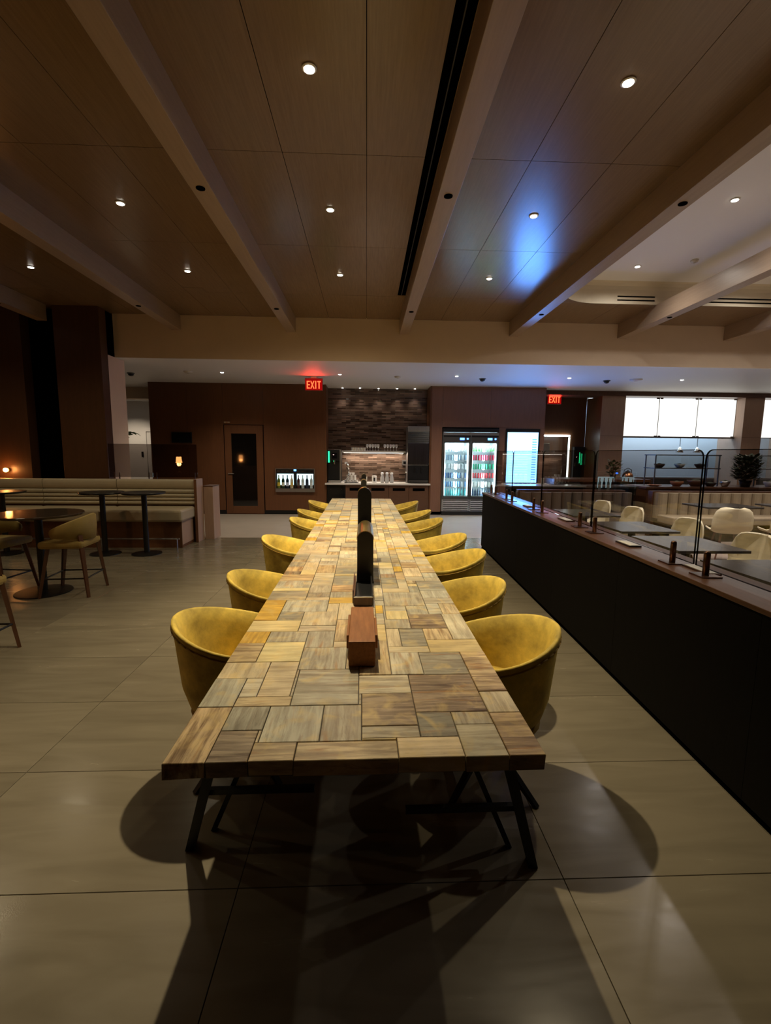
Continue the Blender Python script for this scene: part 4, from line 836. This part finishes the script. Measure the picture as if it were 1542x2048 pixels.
# ================================================================== WINE DISPENSER
wd = empty('wine_dispenser', (-1.75, 11.57, .56), 0, 'steel framed wine dispenser lit from inside in the brown wall', 'wine dispenser')
WZ = .575
fr = MB().box(-.48, .48, -.02, .03, 0, .085).box(-.48, .48, -.02, .03, WZ-.015, WZ).box(-.48, -.462, -.02, .03, .085, WZ-.015).box(.462, .48, -.02, .03, .085, WZ-.015).build('frame', M['steel'], wd)
B(-.462, .462, .022, .03, .085, .56).build('back_plate', M['plasticb'], wd)
B(-.462, .462, -.01, .022, .46, .56).build('header', M['plasticb'], wd)
B(-.025, .025, -.012, .02, .085, .46).build('mullion', M['plasticb'], wd)
for s in (-1, 1):
    B(s*.24-.2, s*.24+.2, .016, .021, .17, .445).build('backlight', emis('wine_backlight', (.62, .90, .95), .9), wd)
for i in range(8):
    x = -.40+i*.105+(.06 if i > 3 else 0); B(x-.035, x+.035, -.02, -.010, .505, .52).build('tap_head', M['chrome'], wd)
B(-.03, .03, -.016, -.010, .515, .555).build('badge', M['ledblue'], wd)
wcol = [((.10, .14, .03), (.55, .45, .05)), ((.02, .05, .03), (.6, .62, .5)), ((.01, .02, .03), (.5, .55, .7)), ((.5, .45, .3), (.55, .4, .1)), ((.06, .02, .02), (.08, .06, .05)), ((.4, .5, .5), (.6, .65, .65)), ((.02, .03, .05), (.02, .03, .06)), ((.4, .48, .5), (.55, .6, .62))]
for i, (cb, cl_) in enumerate(wcol):
    x = -1.75-.40+i*.105+(.06 if i > 3 else 0)
    w = empty('wine_bottle', (x, 11.568, .646), 0, 'wine bottle inside the lit dispenser, %s from the left' % ORD[i], 'bottle', 'bottles in the wine dispenser')
    B(-.03, .03, -.02, .015, 0, .001).build('shelf_pad', M['plasticb'], w)
    MB().lathe([(.034, .001), (.036, .01), (.036, .20), (.03, .225), (.013, .255), (.013, .33), (.002, .331)], n=14).build('glass', mat('wine_glass_%d' % i, cb, .1), w, smooth=True).scale = (1, .45, 1)
    l_ = MB().lathe([(.0366, .06), (.0366, .15)], n=14).build('paper_label', mat('wine_label_%d' % i, cl_, .6, emit=cl_, estr=0), w); l_.scale = (1, .47, 1)
dsk = empty('wall_monitor', (-4.45, 11.56, 1.73), 0, 'small black monitor on the brown wall above the banquette', 'monitor'); B(-.24, .24, 0, .03, 0, .26).build('case', M['plasticb'], dsk, bevel=.004); B(-.22, .22, -.003, 0, .02, .24).build('screen', M['screen'], dsk)
ss = empty('wall_sign', (-3.37, 11.585, 2.22), 0, 'tiny steel plate on the brown wall above the door', 'sign'); B(-.07, .07, 0, .012, 0, .03).build('plate', M['steel'], ss); B(-.02, .02, -.004, 0, .008, .022).build('badge', M['copper'], ss)

# ================================================================== DRINKS FRIDGE
fg = empty('drinks_fridge', (2.575, 11.55, 0), 0, 'two door glass drinks fridge full of lit cans', 'fridge')
MB().box(-.69, .69, .70, .74, .08, 2.14).box(-.69, -.66, .04, .70, .08, 2.14).box(.66, .69, .04, .70, .08, 2.14).box(-.69, .69, .04, .70, 2.10, 2.14).box(-.66, .66, .04, .70, .40, .46).box(-.012, .012, .06, .70, .46, 2.10).build('cabinet', mat('fridge_white', (.72, .76, .78), .4), fg)
B(-.695, .695, .0, .05, 2.06, 2.15).build('header', M['plasticb'], fg, bevel=.004); B(-.69, .69, .0, .06, .0, .09).build('plinth', M['plasticb'], fg)
for s, side in ((-1, 'left'), (1, 'right')):
    x0, x1 = (-.688, -.004) if s < 0 else (.004, .688)
    d = MB().box(x0, x0+.045, -.01, .035, .40, 2.05).box(x1-.045, x1, -.01, .035, .40, 2.05).box(x0+.045, x1-.045, -.01, .035, 1.80, 2.05).box(x0+.045, x1-.045, -.01, .035, .40, .465).build('door', M['steeld'], fg)
    B(x0+.045, x1-.045, .008, .012, .465, 1.80).build('pane', M['clear'], d)
    B(x0, x1, -.014, -.010, 1.985, 2.045).build('top_trim', M['steel'], d); B(x0+.01, x1-.01, -.013, -.010, 1.94, 1.985).build('dark_band', M['plasticb'], d)
    hx = -.03 if s < 0 else .03; MB().cyl((hx, -.03, .9), (hx, -.03, 1.5), .010, n=8).build('handle', M['steel'], d)
    B(x1-.27, x1-.16, -.0145, -.011, 1.87, 1.92).build('blue_display', M['ledblue'], d); B(x1-.10, x1-.06, -.0145, -.011, 1.88, 1.915).build('blue_button', M['ledblue'], d)
    gpl = B(x0+.02, x1-.02, .0, .03, .10, .40).build('grille', M['plasticb'], fg)
    MB().box(x0, x1, -.012, .0, .10, .12).box(x0, x1, -.012, 0, .385, .40).box(x0, x0+.03, -.012, 0, .12, .385).box(x1-.03, x1, -.012, 0, .12, .385).build('grille_frame', M['steel'], gpl)
    for i in range(5): MB().prism([(-.014, .14+.05*i), (-.002, .13+.05*i), (-.002, .165+.05*i), (-.008, .165+.05*i)], 'x', x0+.032, x1-.032).build('slat', M['steel'], gpl)
    for i in range(6): B(x0+.05, x1-.05, .06, .66, .475+.222*i, .485+.222*i).build('shelf', mat('fridge_shelf', (.55, .6, .62), .3), fg)
    for xx in (x0+.055, x1-.06): B(xx-.005, xx+.005, .045, .055, .50, 1.78).build('led_strip', emis('fridge_led', (.72, .93, 1), 9), fg)
    area(fg, ((x0+x1)/2, .055, 1.78), (math.radians(35), 0, 0), .5, .04, 7, (.70, .92, 1))
    area(fg, ((x0+x1)/2, .055, 1.15), (math.radians(90), 0, 0), .04, 1.25, 8, (.70, .92, 1))
canm = MB().lathe([(.022, 0), (.027, .008), (.027, .118), (.021, .132), (.019, .130)], n=10)
botm = MB().lathe([(.024, 0), (.027, .01), (.027, .11), (.012, .15), (.011, .18), (.002, .181)], n=10)
cc = lambda nm, c, e=0: mat(nm, c, .3, metal=.0)
pals = {-1: [('teal', (.06, .38, .42), 'teal bottle', botm), ('blue', (.10, .22, .42), 'blue and white can', canm), ('navy', (.06, .12, .28), 'navy can', canm), ('silver', (.50, .55, .60), 'silver can', canm), ('slate', (.20, .30, .42), 'slate blue can', canm), ('grey', (.34, .40, .46), 'grey blue can', canm)],
        1: [('dark', (.03, .05, .10), 'dark bottle', botm), ('white', (.66, .68, .68), 'white can', canm), ('red', (.55, .03, .04), 'red can', canm), ('green', (.04, .36, .20), 'green can', canm), ('crimson', (.50, .02, .06), 'crimson can', canm), ('lime', (.12, .42, .12), 'light green can', canm)]}
for s, side in ((-1, 'left'), (1, 'right')):
    x0 = -.688 if s < 0 else .004
    for i, (nm, c, desc, mm) in enumerate(pals[s]):
        me = mm.mesh('can_'+nm, cc('can_'+nm, c), True)
        alt = mm.mesh('can_alt', cc('can_pale', (.6, .66, .7)), True)
        for k in range(8):
            o = bpy.data.objects.new('drink_bottle' if mm is botm else 'drink_can', alt if (s < 0 and k in (3, 6) and i) else me); COL.objects.link(o)
            o.location = (2.575+x0+.095+.071*k, 11.66, .4855+.222*i); o.rotation_euler.z = k
            lab = desc if o.data is me else 'pale silver can'
            tag(o, '%s behind the %s fridge door, %s in the %s row up' % (lab, side, ORD[k], ORD[i]), 'bottle' if mm is botm else 'can', 'drinks on the %s shelf, %s door' % (ORD[i], side))
# ================================================================== DISPLAY
sc_ = empty('display_screen', (3.875, 11.57, .80), 0, 'tall bright blue white information display on the bar wall', 'screen')
B(-.43, .43, -.005, .03, 0, 1.36).build('bezel', M['plasticb'], sc_, bevel=.003)
B(-.385, .385, -.009, -.005, .03, 1.27).build('panel', emis('display_white', (.16, .46, 1), 3.0), sc_)
B(-.385, .385, -.0105, -.0091, 1.18, 1.19).build('header_line', emis('display_grey', (.5, .6, .8), 1.2), sc_)
for i in range(17): B(-.33, .15, -.0105, -.0091, 1.10-.062*i, 1.106-.062*i).build('text_line', emis('display_line', (.45, .68, .95), 2.2), sc_)
for i in range(17): B(.24, .35, -.0105, -.0091, 1.085-.062*i, 1.110-.062*i).build('row_mark', emis('display_mark', (.05, .22, .8), 1.6), sc_)
area(sc_, (0, -.03, .65), (-PI/2, 0, 0), .75, 1.2, 19, (.07, .27, 1.0))

# ================================================================== LOUNGE AT THE LEFT
bn = empty('banquette', (-2.9, 7.4, 0), 0, 'long cream leather banquette with horizontal rolls along the brown wall', 'banquette')
secs = [(-3.72, -2.48), (-2.475, -1.275), (-1.27, 0)]
for x0, x1 in secs:
    zc = [(.645, .705), (.707, .767), (.769, .829), (.831, .905), (.908, 1.07)]
    for z0, z1 in zc:
        h = (z1-z0)/2; d = .55+.04*(z0 < .9)
        pts = [(.66, z0), (.66, z1)]+[(.60-.035*math.sin(a)-(.0 if z0 > .9 else .0), (z0+z1)/2+h*math.cos(a)) for a in [PI*i/8 for i in range(9)]]
        MB().prism(pts, 'x', x0+.002, x1-.002).build('back_roll', M['cream'], bn)
    MB().box(x0+.002, x1-.002, 0, .60, .43, .62).build('seat_cushion', M['cream'], bn, bevel=.035)
B(-3.72, -.05, .10, .62, .0, .43).build('plinth', M['laminate'], bn); B(-.05, -.045, .10, .58, .05, .43).build('plinth_end', M['laminate2'], bn)
B(-3.72, .0, .66, .70, 0, 1.06).build('back_board', M['laminate'], bn)
ep = empty('end_panel', (-2.895, 7.95, 0), 0, 'narrow upright end panel closing the banquette', 'panel'); B(0, .045, 0, .30, 0, 1.075).build('board', M['laminate2'], ep, bevel=.002); B(.001, .044, -.004, 0, .0, 1.07).build('edge_strip', M['laminate'], ep)  # board lighter than its front strip: downlight on the side put into colour
lw = empty('low_ledge', (-2.845, 8.26, 0), 0, 'low taupe ledge behind the banquette end panel', 'ledge'); B(0, .16, 0, .36, 0, .93).build('body', M['laminate2'], lw, bevel=.002); B(-.005, .165, -.005, .365, .93, .945).build('top', M['walnutd'], lw)
ft = empty('foot_rail', (-2.92, 7.32, 0), 0, 'bronze foot rail on short posts before the banquette', 'rail'); MB().cyl((-3.7, 0, .18), (0, 0, .18), .012, n=8).build('tube', M['steel'], ft)
for x in (-.04, -1.2, -2.4, -3.6): MB().cyl((x, 0, 0), (x, 0, .18), .010, n=8).build('post', M['steel'], ft)
bl = empty('bench_glass', (-4.36, 8.13, 1.075), 0, 'wide smoked glass screen on the back of the banquette', 'glass screen')
for a, b in ((0, .72), (.73, 1.47)):
    B(a, b, 0, .008, .02, .58).build('pane', M['glass'], bl)
for x in (.09, .17, .66, .79, 1.43): MB().cyl((x, -.008, -.01), (x, -.008, .10), .010, n=8).build('clamp', M['bronze'], bl)
def pedestal(x, y, h, r, label, br=.21, top='black', oval=1.0):
    t = empty('pedestal_table', (x, y, 0), 0, label, 'table', 'round pedestal tables in the lounge')
    MB().lathe([(r*.96, h-.028), (r, h-.018), (r, h-.006), (r*.99, h), (.002, h)], n=36).build('tabletop', M[top], t)
    MB().cyl((0, 0, .02), (0, 0, h-.028), .038, n=16).build('column', M['black'], t)
    MB().lathe([(br, 0), (br, .012), (br*.6, .02), (.04, .028)], n=24).build('base', M['black'], t, smooth=False)
pt = mat('polished_dark_top', (.045, .03, .02), .12, spec=.6); M['ptop'] = pt
pedestal(-3.31, 7.06, .935, .30, 'tall black pedestal table before the banquette, nearest its end panel'); pedestal(-3.92, 7.06, .935, .30, 'tall black pedestal table before the banquette, second from the end panel'); pedestal(-5.36, 7.06, .935, .30, 'tall black pedestal table at the left edge before the banquette')
pedestal(-3.53, 5.12, .875, .43, 'round dark polished table surrounded by olive stools', br=.27, top='ptop')
def make_stool():
    root = empty('counter_stool', (0, 0, 0))
    MB().box(-.22, .22, -.21, .23, .52, .60).build('seat', M['olive'], root, bevel=.03)
    PM = math.radians(112); sec = []; N_ = 22
    for i in range(N_+1):
        p = -PM+2*PM*i/N_; t = abs(p)/PM; top = .875-.15*t**1.6; bot = .60+.04*t; r = .255; k = 1-.35*t
        ring = [(r-.01, bot), (r+.004, (top+bot)/2), (r, top-.012), (r-.016*k, top), (r-.034*k, top-.012), (r-.036*k, (top+bot)/2), (r-.04*k, bot)]
        sec.append([(a*math.sin(p), -a*math.cos(p)*.95, z) for a, z in ring])
    m = MB().grid(sec); n = len(sec[0]); m.f += [tuple(range(n)), tuple(range(N_*n, N_*n+n))]; m.f += [(i*n, (i+1)*n, (i+1)*n+n-1, i*n+n-1) for i in range(N_)]
    m.build('backrest', M['olive'], root, smooth=True)
    for sx in (-1, 1):
        for sy in (-1, 1): MB().bar((sx*.17, sy*.16-.01, .66 if sy < 0 else .53), (sx*.225, sy*.24, 0), .042, .036, .026, .024).build('leg', M['walnutd'], root)
    f = .20
    for a, b in (((-.20, .20, f), (.20, .20, f)), ((-.20, -.22, f), (.20, -.22, f)), ((-.20, -.22, f), (-.20, .20, f)), ((.20, -.22, f), (.20, .20, f))): MB().cyl(a, b, .009, n=8).build('foot_bar', M['black'], root)
    return root
st = make_stool(); st1 = [True]
def stool(x, y, rz, label):
    t = st if st1[0] else copy_tree(st); st1[0] = False
    t.location = (x, y, 0); t.rotation_euler.z = rz; tag(t, label, 'stool', 'olive counter stools in the lounge')
stool(-3.20, 5.12, PI/2+.10, 'olive counter stool with its back to the stone table, at the round table'); stool(-3.98, 5.12, -PI/2-.1, 'olive counter stool at the far left of the round table')
stool(-2.98, 3.42, PI/2, 'olive counter stool mostly outside the left edge of the picture')
# lamps
sn = empty('wall_lamp', (-6.06, 8.17, 1.20), 0, 'small glowing orange lamp on the brown wall above the banquette', 'lamp'); MB().lathe([(.002, -.035), (.025, -.028), (.036, 0), (.025, .028), (.002, .035)], n=14).build('globe', M['lampglow'], sn, smooth=True, loc=(0, -.05, 0)); MB().cyl((0, .03, 0), (0, -.015, 0), .03, n=12).build('mount', M['brass'], sn)
point(sn, (0, -.06, .0), 6, (1, .36, .08), .04)
tl = empty('side_table', (-5.6, 2.0, 0), 0, 'small dark lamp table outside the left of the picture', 'table'); MB().lathe([(.28, .88), (.28, .90), (.002, .90)], n=24).build('tabletop', M['ptop'], tl); MB().cyl((0, 0, .02), (0, 0, .88), .035, n=12).build('column', M['black'], tl); MB().lathe([(.2, 0), (.2, .015), (.05, .025)], n=20).build('base', M['black'], tl)
lp = empty('table_lamp', (-5.6, 2.0, .9), 0, 'glowing orange table lamp outside the left of the picture', 'lamp'); MB().lathe([(.06, 0), (.06, .01), (.01, .02), (.008, .30)], n=12).build('base', M['brass'], lp); MB().lathe([(.09, .28), (.07, .46), (.065, .46), (.085, .28)], n=18).build('shade', M['lampglow'], lp, smooth=True)
point(lp, (0, 0, .24), 10, (1, .40, .10), .06)
# palm behind the brown wall
pm = empty('potted_palm', (-5.12, 9.62, 0), 0, 'green palm peeking past the brown wall by the corridor', 'plant'); MB().lathe([(.14, 0), (.19, .36), (.17, .36), (.15, .30)], n=16).build('pot', M['terracotta'], pm); MB().cyl((0, 0, .25), (0, 0, 1.35), .03, n=8).build('trunk', M['walnutd'], pm)
Rp = random.Random(2)
for i in range(9):
    a = 2*PI*i/9-.1; m = MB(); prev = Vector((0, 0, 1.33))
    for k in range(7):
        t = (k+1)/7; c = Vector((math.cos(a)*.52*t, math.sin(a)*.52*t, 1.33+.62*math.sin(t*1.9)*.95)); side = Vector((-math.sin(a), math.cos(a), 0)); w = .13*math.sin(PI*min(.98, t*.9+.08))
        m.add([prev, c, c+side*w-Vector((0, 0, .05))+Vector((math.cos(a), math.sin(a), 0))*.05], [(0, 1, 2)]); m.add([prev, c, c-side*w-Vector((0, 0, .05))+Vector((math.cos(a), math.sin(a), 0))*.05], [(0, 2, 1)]); prev = c
    m.build('frond', M['green'], pm)
